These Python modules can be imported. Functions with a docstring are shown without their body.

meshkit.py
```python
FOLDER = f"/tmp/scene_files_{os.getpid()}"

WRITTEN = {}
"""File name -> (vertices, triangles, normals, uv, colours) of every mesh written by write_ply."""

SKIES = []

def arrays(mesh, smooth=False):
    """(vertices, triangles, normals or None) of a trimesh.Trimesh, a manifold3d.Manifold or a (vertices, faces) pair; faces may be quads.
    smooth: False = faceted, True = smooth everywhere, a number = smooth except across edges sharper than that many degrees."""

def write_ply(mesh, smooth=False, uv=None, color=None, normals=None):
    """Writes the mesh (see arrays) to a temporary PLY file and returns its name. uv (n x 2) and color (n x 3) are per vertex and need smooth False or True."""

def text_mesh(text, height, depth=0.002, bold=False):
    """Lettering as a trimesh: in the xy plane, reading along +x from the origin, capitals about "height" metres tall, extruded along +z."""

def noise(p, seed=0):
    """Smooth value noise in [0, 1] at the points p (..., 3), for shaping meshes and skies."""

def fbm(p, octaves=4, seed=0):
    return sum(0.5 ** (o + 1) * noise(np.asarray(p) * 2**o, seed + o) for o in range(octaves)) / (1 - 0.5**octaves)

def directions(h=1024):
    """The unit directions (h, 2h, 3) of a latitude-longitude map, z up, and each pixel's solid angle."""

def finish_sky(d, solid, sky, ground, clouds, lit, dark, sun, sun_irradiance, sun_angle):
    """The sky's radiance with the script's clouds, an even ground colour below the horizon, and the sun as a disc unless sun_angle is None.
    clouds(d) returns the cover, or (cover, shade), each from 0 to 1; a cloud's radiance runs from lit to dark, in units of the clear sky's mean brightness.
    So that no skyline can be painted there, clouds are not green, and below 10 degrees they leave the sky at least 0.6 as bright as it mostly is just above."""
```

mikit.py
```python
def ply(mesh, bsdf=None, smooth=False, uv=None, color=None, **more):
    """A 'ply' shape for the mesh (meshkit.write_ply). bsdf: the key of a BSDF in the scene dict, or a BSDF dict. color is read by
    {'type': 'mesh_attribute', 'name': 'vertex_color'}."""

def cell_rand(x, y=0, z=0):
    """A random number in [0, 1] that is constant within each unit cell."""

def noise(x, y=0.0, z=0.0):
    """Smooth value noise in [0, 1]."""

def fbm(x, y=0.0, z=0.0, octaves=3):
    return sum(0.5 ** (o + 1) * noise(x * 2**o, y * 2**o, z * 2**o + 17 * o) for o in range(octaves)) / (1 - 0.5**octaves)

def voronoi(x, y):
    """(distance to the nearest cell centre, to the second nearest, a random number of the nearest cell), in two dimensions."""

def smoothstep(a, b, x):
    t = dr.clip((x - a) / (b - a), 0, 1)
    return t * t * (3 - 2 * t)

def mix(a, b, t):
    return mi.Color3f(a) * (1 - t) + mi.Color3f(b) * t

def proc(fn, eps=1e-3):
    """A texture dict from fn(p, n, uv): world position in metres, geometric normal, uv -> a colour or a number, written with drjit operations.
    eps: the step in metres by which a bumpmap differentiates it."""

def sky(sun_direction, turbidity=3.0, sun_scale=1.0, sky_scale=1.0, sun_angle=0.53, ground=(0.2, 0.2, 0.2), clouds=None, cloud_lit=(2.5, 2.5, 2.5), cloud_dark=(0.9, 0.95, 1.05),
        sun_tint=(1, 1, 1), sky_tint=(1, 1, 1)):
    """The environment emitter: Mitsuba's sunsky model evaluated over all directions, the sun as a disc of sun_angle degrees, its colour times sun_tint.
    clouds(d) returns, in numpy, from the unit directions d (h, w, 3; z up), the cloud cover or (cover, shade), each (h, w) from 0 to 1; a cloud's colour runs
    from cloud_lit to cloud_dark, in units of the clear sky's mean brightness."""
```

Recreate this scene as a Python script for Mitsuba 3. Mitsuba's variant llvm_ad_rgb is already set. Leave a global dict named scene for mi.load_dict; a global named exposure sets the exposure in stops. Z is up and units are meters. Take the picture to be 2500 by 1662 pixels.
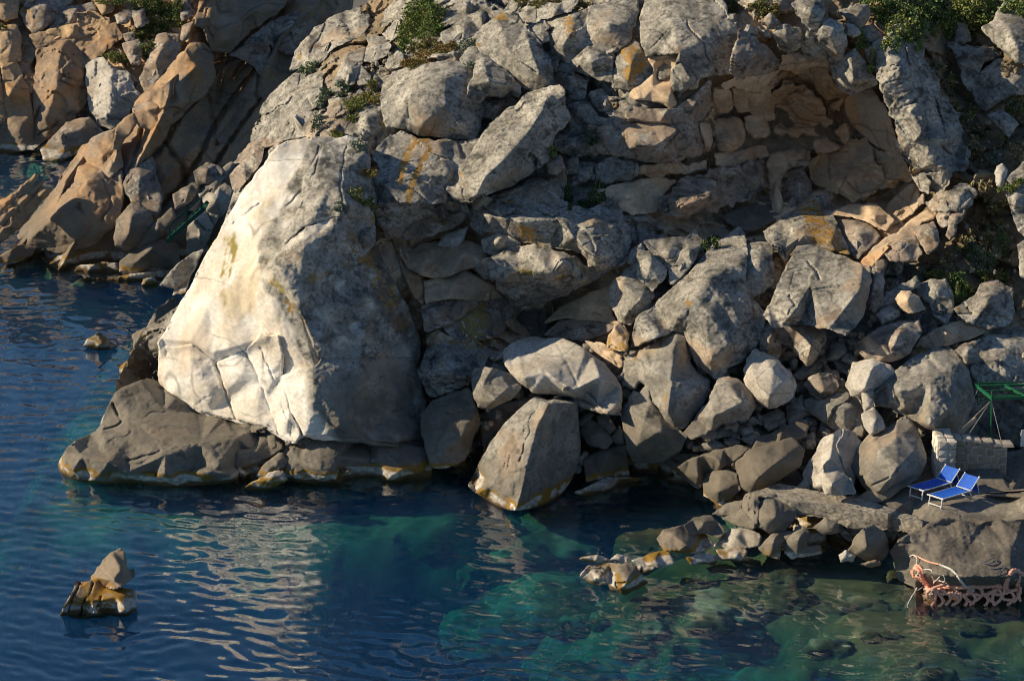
import math, random
import numpy as np, trimesh, shapely, mitsuba as mi, mikit, meshkit
from shapely.geometry import Polygon
from scipy.spatial import Delaunay, cKDTree
from scipy.interpolate import LinearNDInterpolator
from scipy.ndimage import gaussian_filter, map_coordinates

T = mi.ScalarTransform4f
scene, labels = {}, {}
# ------------------------------------------------------------------ camera, sky, exposure
UNIT = 1.4                                # metres per unit of the survey that everything below is laid out in
CAM_H, PITCH, FOV = 22.0, math.radians(16.0), 22.0
F = 512 / math.tan(math.radians(FOV / 2))
SP, CP = math.sin(PITCH), math.cos(PITCH)
scene['camera'] = dict(type='perspective', fov=FOV, near_clip=1.0, far_clip=2000.0,
                       to_world=T().look_at(origin=[0, 0, CAM_H * UNIT], target=[0, CP * 10, CAM_H * UNIT - SP * 10], up=[0, 0, 1]))
SUN = (-0.90, 0.02, 0.46)
scene['sky'] = mikit.sky(SUN, turbidity=2.3, sky_scale=.60, sun_tint=(.95, 1.0, 1.04), sky_tint=(.90, .97, 1.06))
exposure = 2.0

# ------------------------------------------------------------------ helpers
FRAMES = {'D': (0, 0, 2500 / 2359), '1': (0, 0, .44643), '2': (800, 0, .44643), '3': (1600, 0, .44643), '4': (0, 600, .44643),
          '5': (800, 500, .4782), '6': (1600, 500, .4782), '7': (0, 1100, .5087), '8': (1200, 1100, .5511),
          'L': (2180, 1040, .1403), 'G': (2180, 880, .1403), 'S': (380, 460, .10204), 'R': (2150, 1300, .14837), 'J': (1750, 1100, .23315)}


def uv(fr, x, y):
    """survey-photo coordinates of one of the enlarged sheets -> (u, v) on the 1024 x 680 picture"""
    a, b, s = FRAMES[fr]
    return np.stack([(a + np.asarray(x, float) * s) * 1024 / 2500, (b + np.asarray(y, float) * s) * 680 / 1662], -1)


def at(q, Y):
    """the point at horizontal distance Y on the sight line through q"""
    q = np.asarray(q, float)
    k, m = (q[..., 0] - 512) / F, (340 - q[..., 1]) / F
    t = np.asarray(Y, float) / (CP + m * SP)
    return np.stack([t * k, t * (CP + m * SP), CAM_H + t * (m * CP - SP)], -1)


def dist_z(q, z):
    """horizontal distance at which the sight line through q meets the level z"""
    m = (340 - np.asarray(q, float)[..., 1]) / F
    return (CAM_H - z) * (CP + m * SP) / (SP - m * CP)


def at_z(q, z):
    return at(q, dist_z(q, z))


COUNT, MESH = {}, {}


def numbered(key):
    n = COUNT.get(key, 0)
    COUNT[key] = n + 1
    return key if n == 0 else f'{key}_{n:03d}'


def tag(key, label=None, cat=None, group=None, kind=None):
    labels[key] = {k: v for k, v in dict(label=label, category=cat, group=group, kind=kind).items() if v}


def obj(name, mesh, bsdf, parent=None, **kw):
    key = numbered(name if parent is None else parent + '__' + name)
    v, f = (mesh.vertices, mesh.faces) if hasattr(mesh, 'vertices') else mesh
    MESH[key] = np.asarray(v)
    scene[key] = mikit.ply((np.asarray(v) * UNIT, f), bsdf, **kw)
    return key


def pts(s, fr):
    """'x,y x,y,d ...' -> uv (n,2), d (n,) with nan where none is given"""
    a = [w.split(',') for w in s.split()]
    q = uv(fr, [float(w[0]) for w in a], [float(w[1]) for w in a])
    return q, np.array([np.nan if len(w) < 3 else dist_z(u, float(w[2][1:])) if w[2][0] == 'Z' else float(w[2]) for w, u in zip(a, q)])


fbm, noise = meshkit.fbm, meshkit.noise


def cross2(a, b):
    return a[:, 0] * b[:, 1] - a[:, 1] * b[:, 0]


def sstep(a, b, x):
    t = np.clip((x - a) / (b - a), 0, 1)
    return t * t * (3 - 2 * t)


def fract(p, size, tilt, step, crack, seed, rot=(0.5, 0.3), warp=0.35):
    """fractured-rock relief: cells of a jittered lattice, each with its own offset and tilt, cracks where cells meet"""
    ca, sa, cb, sb = math.cos(rot[0]), math.sin(rot[0]), math.cos(rot[1]), math.sin(rot[1])
    R = np.array([[ca, 0, -sa], [0, 1, 0], [sa, 0, ca]]) @ np.array([[1, 0, 0], [0, cb, -sb], [0, sb, cb]])
    size = np.broadcast_to(size, 3)
    w = p + warp * size.min() * (np.stack([noise(p / size.min() * 1.1, seed + 5), noise(p / size.min() * 1.1, seed + 6), noise(p / size.min() * 1.1, seed + 7)], -1) - .5) * 2
    q = (w @ R.T) / size
    lo, hi = np.floor(q.min(0)).astype(int) - 1, np.ceil(q.max(0)).astype(int) + 2
    g = np.stack(np.meshgrid(*[np.arange(a, b) for a, b in zip(lo, hi)], indexing='ij'), -1).reshape(-1, 3).astype(float)
    rng = np.random.default_rng(seed)
    seeds = g + rng.uniform(0.1, 0.9, g.shape)
    d, i = cKDTree(seeds).query(q, k=2)
    r = np.random.default_rng(seed + 1)
    off, tv = r.uniform(-1, 1, len(seeds)), r.normal(0, 1, (len(seeds), 3))
    out = step * off[i[:, 0]] + tilt * ((q - seeds[i[:, 0]]) * size * tv[i[:, 0]]).sum(1)
    e = (d[:, 1] - d[:, 0]) * size.min()
    return out - crack * np.exp(-(e / 0.035) ** 2) * sstep(.42, .6, noise(p * .9, seed + 9))


STYLE = {  # relief amplitudes in survey units: large swell, fracture (size, tilt, step, crack), facets (wavelength, height), chips, grain
    'rough': dict(big=.09, bs=.8, fr=[(.95, .12, .022, .05)], fac=[(1.2, .13), (.45, .04)], chip=.035, grain=.022),
    'block': dict(big=.07, bs=.6, fr=[(1.7, .07, .016, .05)], fac=[(1.6, .10), (.5, .028)], chip=.025, grain=.020),
    'worn': dict(big=.09, bs=.7, fr=[], fac=[(1.5, .16), (.55, .035)], chip=.032, grain=.017),
    'smooth': dict(big=.10, bs=.5, fr=[], fac=[(2.0, .12), (.8, .03)], chip=.035, grain=.014),
    'strata': dict(big=.15, bs=.8, fr=[((1.6, 1.2, .33), .14, .06, .07), ((.7, .6, .16), .12, .02, .02)], fac=[(.9, .08)], chip=.05, grain=.022),
    'wild': dict(big=.5, bs=.6, fr=[((1.7, 1.4, 1.0), .30, .18, .16), (.55, .25, .04, .05)], fac=[(1.2, .15)], chip=.10, grain=.035),
    'fold': dict(big=.9, bs=.35, fr=[], fac=[(3.4, .20), (1.3, .06)], chip=.05, grain=.02),
    'tilted': dict(big=.4, bs=.5, fr=[((2.6, 2.0, .95), .22, .14, .16), ((.9, .8, .35), .2, .03, .05)], fac=[(1.5, .2)], chip=.09, grain=.03),
}


def facets(p, lam, seed):
    """continuous chiselled facets: the lowest of several zigzag waves in warped directions"""
    r = np.random.default_rng(seed)
    w = p + lam * .45 * (np.stack([noise(p / lam * .8, seed % 50 + 1), noise(p / lam * .8, seed % 50 + 2), noise(p / lam * .8, seed % 50 + 3)], -1) - .5)
    out = None
    for _ in range(4):
        d = r.normal(0, 1, 3)
        d[1] *= .3
        d /= np.linalg.norm(d)
        x = (w @ d) / (lam * r.uniform(.8, 1.5)) + r.uniform(0, 1)
        t = np.abs(2 * (x - np.floor(x)) - 1) + r.uniform(0, .25)
        out = t if out is None else np.minimum(out, t)
    return out - .35


def relief(p, style, seed, amp=1.0):
    s = STYLE[style]
    r = s['big'] * 2 * (fbm(p * s['bs'] + 31.7, 3, seed % 5) - .5)
    for k, (size, tilt, step, crack) in enumerate(s['fr']):
        r = r + fract(p, size, tilt, step, crack, seed + 11 * k, rot=(0.75 if style == 'tilted' else 0.25 + .3 * math.sin(seed), .3 * math.cos(seed)))
    for k, (lam, a) in enumerate(s['fac']):
        r = r + a * 1.5 * facets(p, lam, seed * 3 + k)
    if style == 'fold':                                         # ribs slanting down along the crest
        c, a = p[:, 0] * .80 - p[:, 2] * .60, p[:, 0] * .60 + p[:, 2] * .80
        n = noise(np.stack([c * .62 + .5 * (noise(np.stack([a * .5, c * .5, c * 0], -1), 4) - .5), a * .16, c * 0], -1), 14)
        r = r + 1.5 * (1 - 2 * np.abs(n - .5)) ** 2 + .5 * (1 - 2 * np.abs(noise(np.stack([c * 1.7, a * .4, c * 0], -1), 15) - .5)) ** 2 - 1.2
    n = fbm(p * 2.6 + 9.1, 3, 3)
    r = r - s['chip'] * 1.6 * np.clip(np.abs(n - .5) * -7 + 1, 0, 1) * (noise(p * .7, 8)) + s['chip'] * 2 * (n - .5)
    r = r - .028 * hair(p, seed)
    r = r + s['grain'] * 2 * (fbm(p * 9 + 3.3, 2, 4) - .5) + s['grain'] * .8 * (noise(p * 24, 6) - .5)
    return r * amp


def hair(p, seed):
    """thin wandering joints"""
    o = (seed % 17) * 3.1
    w = p + .12 * (np.stack([noise(p * 3, 1), noise(p * 3, 2), noise(p * 3, 3)], -1) - .5)
    a = np.exp(-((noise(w * (.55, .55, 1.0) + o, 21) - .5) / .012) ** 2) * sstep(.48, .58, noise(p * .6 + o, 22))
    b = np.exp(-((noise(w * (1.3, 1.0, .6) + o, 23) - .5) / .02) ** 2) * sstep(.52, .62, noise(p * .7 + o, 24))
    return np.maximum(a, b)


ORANGE, YELLOW = (.34, .19, .035), (.30, .235, .05)
C = lambda *a: np.array(a, float)
TONE = {  # (main, second, grain strength)
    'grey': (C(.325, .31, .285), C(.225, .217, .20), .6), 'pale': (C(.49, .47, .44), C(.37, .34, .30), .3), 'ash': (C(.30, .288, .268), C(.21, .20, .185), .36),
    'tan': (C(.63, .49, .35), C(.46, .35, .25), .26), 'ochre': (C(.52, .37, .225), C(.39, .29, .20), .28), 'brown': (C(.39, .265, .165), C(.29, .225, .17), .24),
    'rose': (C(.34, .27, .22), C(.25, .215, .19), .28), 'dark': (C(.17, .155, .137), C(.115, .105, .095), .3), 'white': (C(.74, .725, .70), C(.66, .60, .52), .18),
    'soil': (C(.30, .225, .15), C(.18, .145, .095), .35), 'bed': (C(.20, .19, .15), C(.07, .075, .05), .3)}


def colour(p, n, tone, lichen=0.15, tide=True, seed=0, tide_top=2.0):
    a, b, g = TONE[tone]
    k = sstep(.35, .68, fbm(p * 1.1 + seed * 1.7, 4, 2))[:, None]
    c = a * (1 - k) + b * k
    c = c * (1 + g * (noise(p * 13, 1)[:, None] - .5) * 1.3 + g * (noise(p * 30, 3)[:, None] - .5) * 1.5)
    if tone in ('tan', 'ochre', 'brown'):
        s = sstep(.56, .74, fbm(p * C(.9, .9, .5) + 5, 4, 9))[:, None]
        c = c * (1 - .5 * s) + C(.46, .22, .07) * .5 * s
        s = sstep(.58, .72, fbm(p * C(.7, .7, .7) + 55, 3, 19))[:, None]
        c = c * (1 - .55 * s) + C(.34, .31, .28) * .55 * s
    if tone in ('grey', 'rose', 'ash'):
        s = sstep(.52, .66, fbm(p * 4.2 + 2, 3, 4) * .75 + .25 * noise(p * 17, 12))[:, None] * (.85 if tone != 'ash' else .55)
        c = c * (1 - s) + C(.085, .088, .08) * s               # dark lichen
        s = (sstep(.50, .62, fbm(p * 2.3 + 12, 3, 5)) * sstep(.42, .6, noise(p * 16 + 2, 9)))[:, None] * (.8 if tone != 'ash' else .5)
        c = c * (1 - s) + C(.47, .46, .42) * s               # pale lichen crust
        s = sstep(.60, .74, fbm(p * .9 + 71, 3, 15))[:, None] * .5
        c = c * (1 - s) + C(.40, .29, .20) * s                # bare fresh granite
    if lichen > 0:
        m = fbm(p * 1.5 + seed * 3.1, 3, 6) + .22 * (noise(p * 11, 7) - .5)
        s = sstep(.80 - lichen * .32, .86 - lichen * .32, m)[:, None] * .85
        c = c * (1 - s) + C(.33, .20, .055) * s               # orange lichen
    c = c * (1 + .55 * (fbm(p * C(1.9, 1.9, .8) + seed, 4, 13)[:, None] - .5)) * (1 - .45 * hair(p, seed)[:, None])
    if tide:
        j = .5 * (fbm(p * .8 + 4, 3, 8) - .5)
        z = p[:, 2]
        s = sstep(tide_top + .9, tide_top - .5, z + 1.6 * j)[:, None] * (.30 if tone in ('white', 'pale') else .72)
        c = c * (1 - s) + C(.150, .132, .108) * (1 + .35 * (fbm(p * 3, 2, 3)[:, None] - .5)) * s
        e = 1.35 * z + .35 * j + .14 * (noise(p * 5, 2) - .5)
        lo = sstep(.58, .50, e)[:, None] * sstep(.40, .52, fbm(p * 1.1 + 8, 2, 1))[:, None]
        c = c * (1 - lo) + C(.24, .145, .03) * lo             # ochre weed
        br = (sstep(.46, .38, e) * sstep(.38, .52, fbm(p * 2.2 + 1, 3, 2)))[:, None]
        c = c * (1 - br) + C(.46, .43, .39) * (.4 + 1.1 * noise(p * 14, 5)[:, None]) * br   # barnacle crust
        lw = sstep(.22, .10, e + .25 * (fbm(p * 2.5, 3, 11) - .5))[:, None]
        c = c * (1 - lw) + C(.115, .075, .035) * lw
        uw = sstep(-.05, -.3, z)[:, None]
        k2 = sstep(.4, .6, fbm(p * 1.0 + 6, 3, 3))[:, None]
        c = c * (1 - uw) + (C(.26, .25, .19) * (1 - k2) + C(.09, .085, .05) * k2) * uw
    return np.clip(c, .02, .85)


def vnormals(v, f):
    n = np.zeros_like(v)
    fn = np.cross(v[f[:, 1]] - v[f[:, 0]], v[f[:, 2]] - v[f[:, 0]])
    for k in range(3):
        np.add.at(n, f[:, k], fn)
    return n / np.maximum(np.linalg.norm(n, axis=1, keepdims=True), 1e-12)


def resample(poly, h):
    d = np.linalg.norm(np.roll(poly, -1, 0) - poly, axis=1)
    s = np.concatenate([[0], np.cumsum(d)])
    n = max(8, int(s[-1] / h))
    t = np.arange(n) * s[-1] / n
    c = np.vstack([poly, poly[:1]])
    return np.stack([np.interp(t, s, c[:, k]) for k in (0, 1)], -1), t, s


class Field:
    """a survey of horizontal distances on the picture, interpolated and smoothed"""

    def __init__(self, text, fr='D', smooth=1.6, step=6.0):
        q, Y = [], []
        for w in text.split():
            x, y, d = w.split(',')
            p = uv(fr, float(x), float(y))
            q.append(p)
            Y.append(float(dist_z(p, 0.0)) + (float(d[1:]) if len(d) > 1 else 0) if d[0] == 'W' else float(d))
        self.q, self.Y = np.array(q), np.array(Y)
        self.lo, self.step = np.array([-260., -330.]), step
        gx, gy = np.meshgrid(np.arange(-260, 1420, step), np.arange(-330, 800, step), indexing='ij')
        lin = LinearNDInterpolator(self.q, self.Y)(gx, gy)
        _, i = cKDTree(self.q).query(np.stack([gx, gy], -1))
        lin = np.where(np.isnan(lin), self.Y[i], lin)
        self.g = gaussian_filter(lin, smooth, mode='nearest')

    def __call__(self, q):
        return map_coordinates(self.g, ((np.asarray(q) - self.lo) / self.step).T, order=1, mode='nearest')


def rock_mesh(out, od, ctrl, cd, field, lift=.3, absolute=False, dome=None, style='rough', tone='grey', seed=0, h=1.08, amp=1.0, soft=1.6,
              lichen=.06, tide=True, jag=1.0, thick=None, cracks=(), rnd=None, flute=0.0, back=True, tide_top=2.0, scoop=None):
    """a closed stone from its surveyed outline and ridge points: front with relief, rounded edge, and a back of its own thickness"""
    if style == 'smooth':                                       # soften the outline's corners
        for _ in range(1):
            nx = np.roll(out, -1, 0)
            nd = np.roll(od, -1, 0)
            out = np.stack([out * .82 + nx * .18, out * .18 + nx * .82], 1).reshape(-1, 2)
            od = np.stack([od * .82 + nd * .18, od * .18 + nd * .82], 1).reshape(-1)
    b, t, s = resample(out, h)
    if len(ctrl):
        ring = shapely.LinearRing(out)
        cp = shapely.points(ctrl)
        near = shapely.distance(ring, cp) < 5
        if near.any():
            ta = shapely.line_locate_point(ring, cp[near])
            keep = np.min(np.abs(s[:-1, None] - ta[None]), axis=1) > 7
            ts, ds = np.concatenate([s[:-1][keep], ta]), np.concatenate([od[keep], cd[near]])
            k = np.argsort(ts)
            ts, ds = ts[k], ds[k]
            od = np.interp(s[:-1], ts, ds, period=s[-1])
            ctrl, cd = ctrl[~near], cd[~near]
    else:
        near = np.zeros(0, bool)
    bd = np.interp(t, s, np.append(od, od[0]))
    if near.any():
        bd = np.interp(t, ts, ds, period=s[-1])
    b0 = b
    tn = np.roll(b, -1, 0) - np.roll(b, 1, 0)
    tn = np.stack([tn[:, 1], -tn[:, 0]], -1) / np.maximum(np.linalg.norm(tn, axis=1, keepdims=True), 1e-9)
    q3 = np.c_[b, np.full(len(b), seed * 7.3)]
    b = b + tn * (1.0 if shapely.LinearRing(out).is_ccw else -1.0) * .7
    b = b + tn * (jag * (3.6 * (noise(q3 / 16, seed) - .5) + 2.4 * (noise(q3 / 5.5, seed + 1) - .5) + 1.0 * (noise(q3 / 2.2, seed + 2) - .5)))[:, None] * (.45 if style == 'smooth' else .7 if style == 'worn' else 1.1)
    poly = Polygon(b)
    if not poly.is_valid:
        poly = poly.buffer(0)
        poly = max(getattr(poly, 'geoms', [poly]), key=lambda g: g.area)
        b = np.array(poly.exterior.coords)[:-1]
        b, _, _ = resample(b, h)
        poly = Polygon(b).buffer(0)
        bd = LinearNDInterpolator(out + np.random.default_rng(1).normal(0, 1e-3, out.shape), od)(b)
        bd = np.where(np.isnan(bd), od[cKDTree(out).query(b)[1]], bd)
        b0 = b
    if shapely.area(poly) < 20:
        h = h * .6
    x0, y0, x1, y1 = poly.bounds
    gx, gy = np.meshgrid(np.arange(x0, x1, h), np.arange(y0, y1, h * .866), indexing='ij')
    gx = gx + (np.arange(gx.shape[1]) % 2)[None] * h / 2
    g = np.stack([gx, gy], -1).reshape(-1, 2)
    g = g[shapely.contains_xy(poly, g[:, 0], g[:, 1])]
    edge = cKDTree(b)
    g = g[edge.query(g)[0] > .6 * h]
    q = np.vstack([b, g])
    tri = Delaunay(q).simplices
    c = q[tri].mean(1)
    tri = tri[shapely.contains_xy(poly, c[:, 0], c[:, 1])]
    a2 = cross2(q[tri[:, 1]] - q[tri[:, 0]], q[tri[:, 2]] - q[tri[:, 0]])
    tri = np.where((a2 > 0)[:, None], tri[:, ::-1], tri)[np.abs(a2) > 1e-9]
    nb = len(b)
    dist = np.concatenate([np.zeros(nb), edge.query(g)[0]]) if len(g) else np.zeros(nb)
    inr = max(dist.max(), 1.0)
    # distance toward the viewer of the big facets
    if not len(ctrl) and inr > 3:
        r = np.random.default_rng(seed + 77)
        far = g[np.argsort(-dist[nb:])[:max(4, len(g) // 3)]]
        ctrl = far[r.integers(0, len(far), 4)]
        cd = r.uniform(.35, 1.0, 4) * inr * float(np.mean(field(out)) if not absolute else np.mean(od)) / F
        dome = 0.15 if dome is None else dome * .4
    kq = np.vstack([b0[::3], ctrl]) if len(ctrl) else b0[::3]
    kd = np.concatenate([bd[::3], cd])
    lin = LinearNDInterpolator(kq, kd)
    dd = 0
    offs = [(0, 0), (1, 0), (-.5, .866), (-.5, -.866)]
    w0 = lin(q)
    bad = np.isnan(w0)
    w0[bad] = kd[cKDTree(kq).query(q[bad])[1]]
    for ox, oy in offs:
        w = lin(q + C(ox, oy) * soft)
        dd = dd + np.where(np.isnan(w), w0, w)
    dd = dd / len(offs)
    bad = np.isnan(dd)
    if bad.any():
        dd[bad] = dd[~bad][cKDTree(q[~bad]).query(q[bad])[1]]
    Y0 = 0 if absolute else field(q) - lift
    Ym = float(np.mean(dd)) if absolute else float(np.mean(Y0))
    mpp = Ym / F
    R = min(inr, (rnd if rnd is not None else 3.5 if style == 'smooth' else 2.4 if style == 'worn' else 1.5))
    hh = R * mpp
    k = np.clip(dist / R, 0, 1)
    rim = hh * (np.sqrt(np.clip(1 - (1 - k) ** 2, 0, 1)) - 1)
    k = np.clip(dist / inr, 0, 1)
    dm = (dome if dome is not None else (0.0 if len(ctrl) else .45)) * inr * mpp * np.sqrt(np.clip(1 - (1 - k) ** 2, 0, 1))
    Y = (dd if absolute else Y0 - dd) - rim - dm
    p = at(q, Y)
    r = relief(p, style, seed, amp * min(1.0, .25 + inr * mpp * .6)) * (.35 + .65 * np.clip(dist / (R * .8), 0, 1))
    if flute:
        fx = p[:, 0] + .35 * p[:, 2]
        r = r + flute * 2 * (fbm(np.stack([fx * 1.5, p[:, 1] * .2, p[:, 2] * .22], -1), 3, 41) - .5)
    for cq, cdp, cw in cracks:
        sg = shapely.LineString(cq)
        e = shapely.distance(sg, shapely.points(q + 5 * (np.stack([noise(np.c_[q / 9, q[:, 0] * 0], 31), noise(np.c_[q / 9, q[:, 0] * 0], 32)], -1) - .5)))
        r = r - .7 * cdp * np.exp(-(e / (.62 * cw)) ** 2) * sstep(.2, .45, noise(np.c_[q / 11, q[:, 0] * 0 + 3], 33))
    p = at(q, Y - r)
    v, f = p, tri
    if back:
        th = thick if thick is not None else max(.25, 1.3 * inr * mpp)
        cen = b.mean(0)
        rings = []
        for sc, dp in ((.93, .3), (.7, .75), (.3, 1.0)):
            rings.append(at(cen + (b - cen) * sc, p[:nb, 1] + th * dp))
        v = np.vstack([p, p[:nb]] + rings)
        base = [len(p) + k * nb + np.arange(nb) for k in range(4)]
        ff = [tri]
        sign = Polygon(b).exterior.is_ccw
        for k in range(3):
            A, B = base[k], base[k + 1]
            A2, B2 = np.roll(A, -1), np.roll(B, -1)
            fa = np.vstack([np.stack([A, A2, B], 1), np.stack([A2, B2, B], 1)])
            ff.append(fa if sign else fa[:, ::-1])
        L = base[3]
        fa = np.stack([np.full(nb - 2, L[0]), L[1:-1], L[2:]], 1)
        ff.append(fa if sign else fa[:, ::-1])
        f = np.vstack(ff)
    n = vnormals(v, f)
    return v, f, tone(v, n) if callable(tone) else colour(v, n, tone, lichen, tide, seed, tide_top)


SEED = [100]
STONE = 'stone'


def rock(fr, outline, ctrl='', parent=None, name='boulder', label=None, cat='boulder', group=None, field=None, kind=None, cracks=(), stains=(), **o):
    SEED[0] += 1
    q, d = pts(outline, fr)
    cq, cd = pts(ctrl, fr) if ctrl else (np.zeros((0, 2)), np.zeros(0))
    ab = o.get('absolute', False)
    if ab:
        d = np.array([x if not np.isnan(x) else float(dist_z(w, 0)) for x, w in zip(d, q)])
    d = np.nan_to_num(d, nan=0.0)
    cr = [(pts(s, fr)[0], dp, w) for s, dp, w in cracks]
    o.setdefault('seed', SEED[0])
    if parent == 'cliff':
        o['lift'] = .65 * o.get('lift', .3)
    v, f, c = rock_mesh(q, d, cq, np.nan_to_num(cd), field or HEAD, cracks=cr, **o)
    for line, width, rgb, cover in stains:                      # lichen streaks: (line on the sheet, width in survey units, colour, cover)
        w = at(pts(line, fr)[0], float(np.median(v[:, 1])))[:, [0, 2]]
        e = shapely.distance(shapely.LineString(w), shapely.points(v[:, [0, 2]])) / width + 1.5 * (fbm(v * 3.2, 3, 44) - .5)
        k = sstep(1.1, .8, e) * sstep(.60 - .22 * cover, .64 - .22 * cover, .5 * fbm(v * 6, 4, 45) + .5 * noise(v * 21, 46)) * .85
        c = c * (1 - k[:, None]) + np.array(rgb) * k[:, None]
    key = obj(name, (v, f), STONE, parent, smooth=True, color=c)
    if label or kind:
        tag(key, label, cat if label else None, group, kind)
    return key


# ------------------------------------------------------------------ materials
scene['stone'] = {'type': 'twosided', 'bsdf': {'type': 'principled', 'base_color': {'type': 'mesh_attribute', 'name': 'vertex_color'}, 'roughness': .85, 'specular': .25}}
scene['seawater'] = {'type': 'homogeneous', 'albedo': {'type': 'rgb', 'value': [.01, .12, .34]}, 'sigma_t': {'type': 'rgb', 'value': [.50, .145, .165]}}
scene['water_surface'] = {'type': 'thindielectric', 'int_ior': 1.33}

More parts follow.
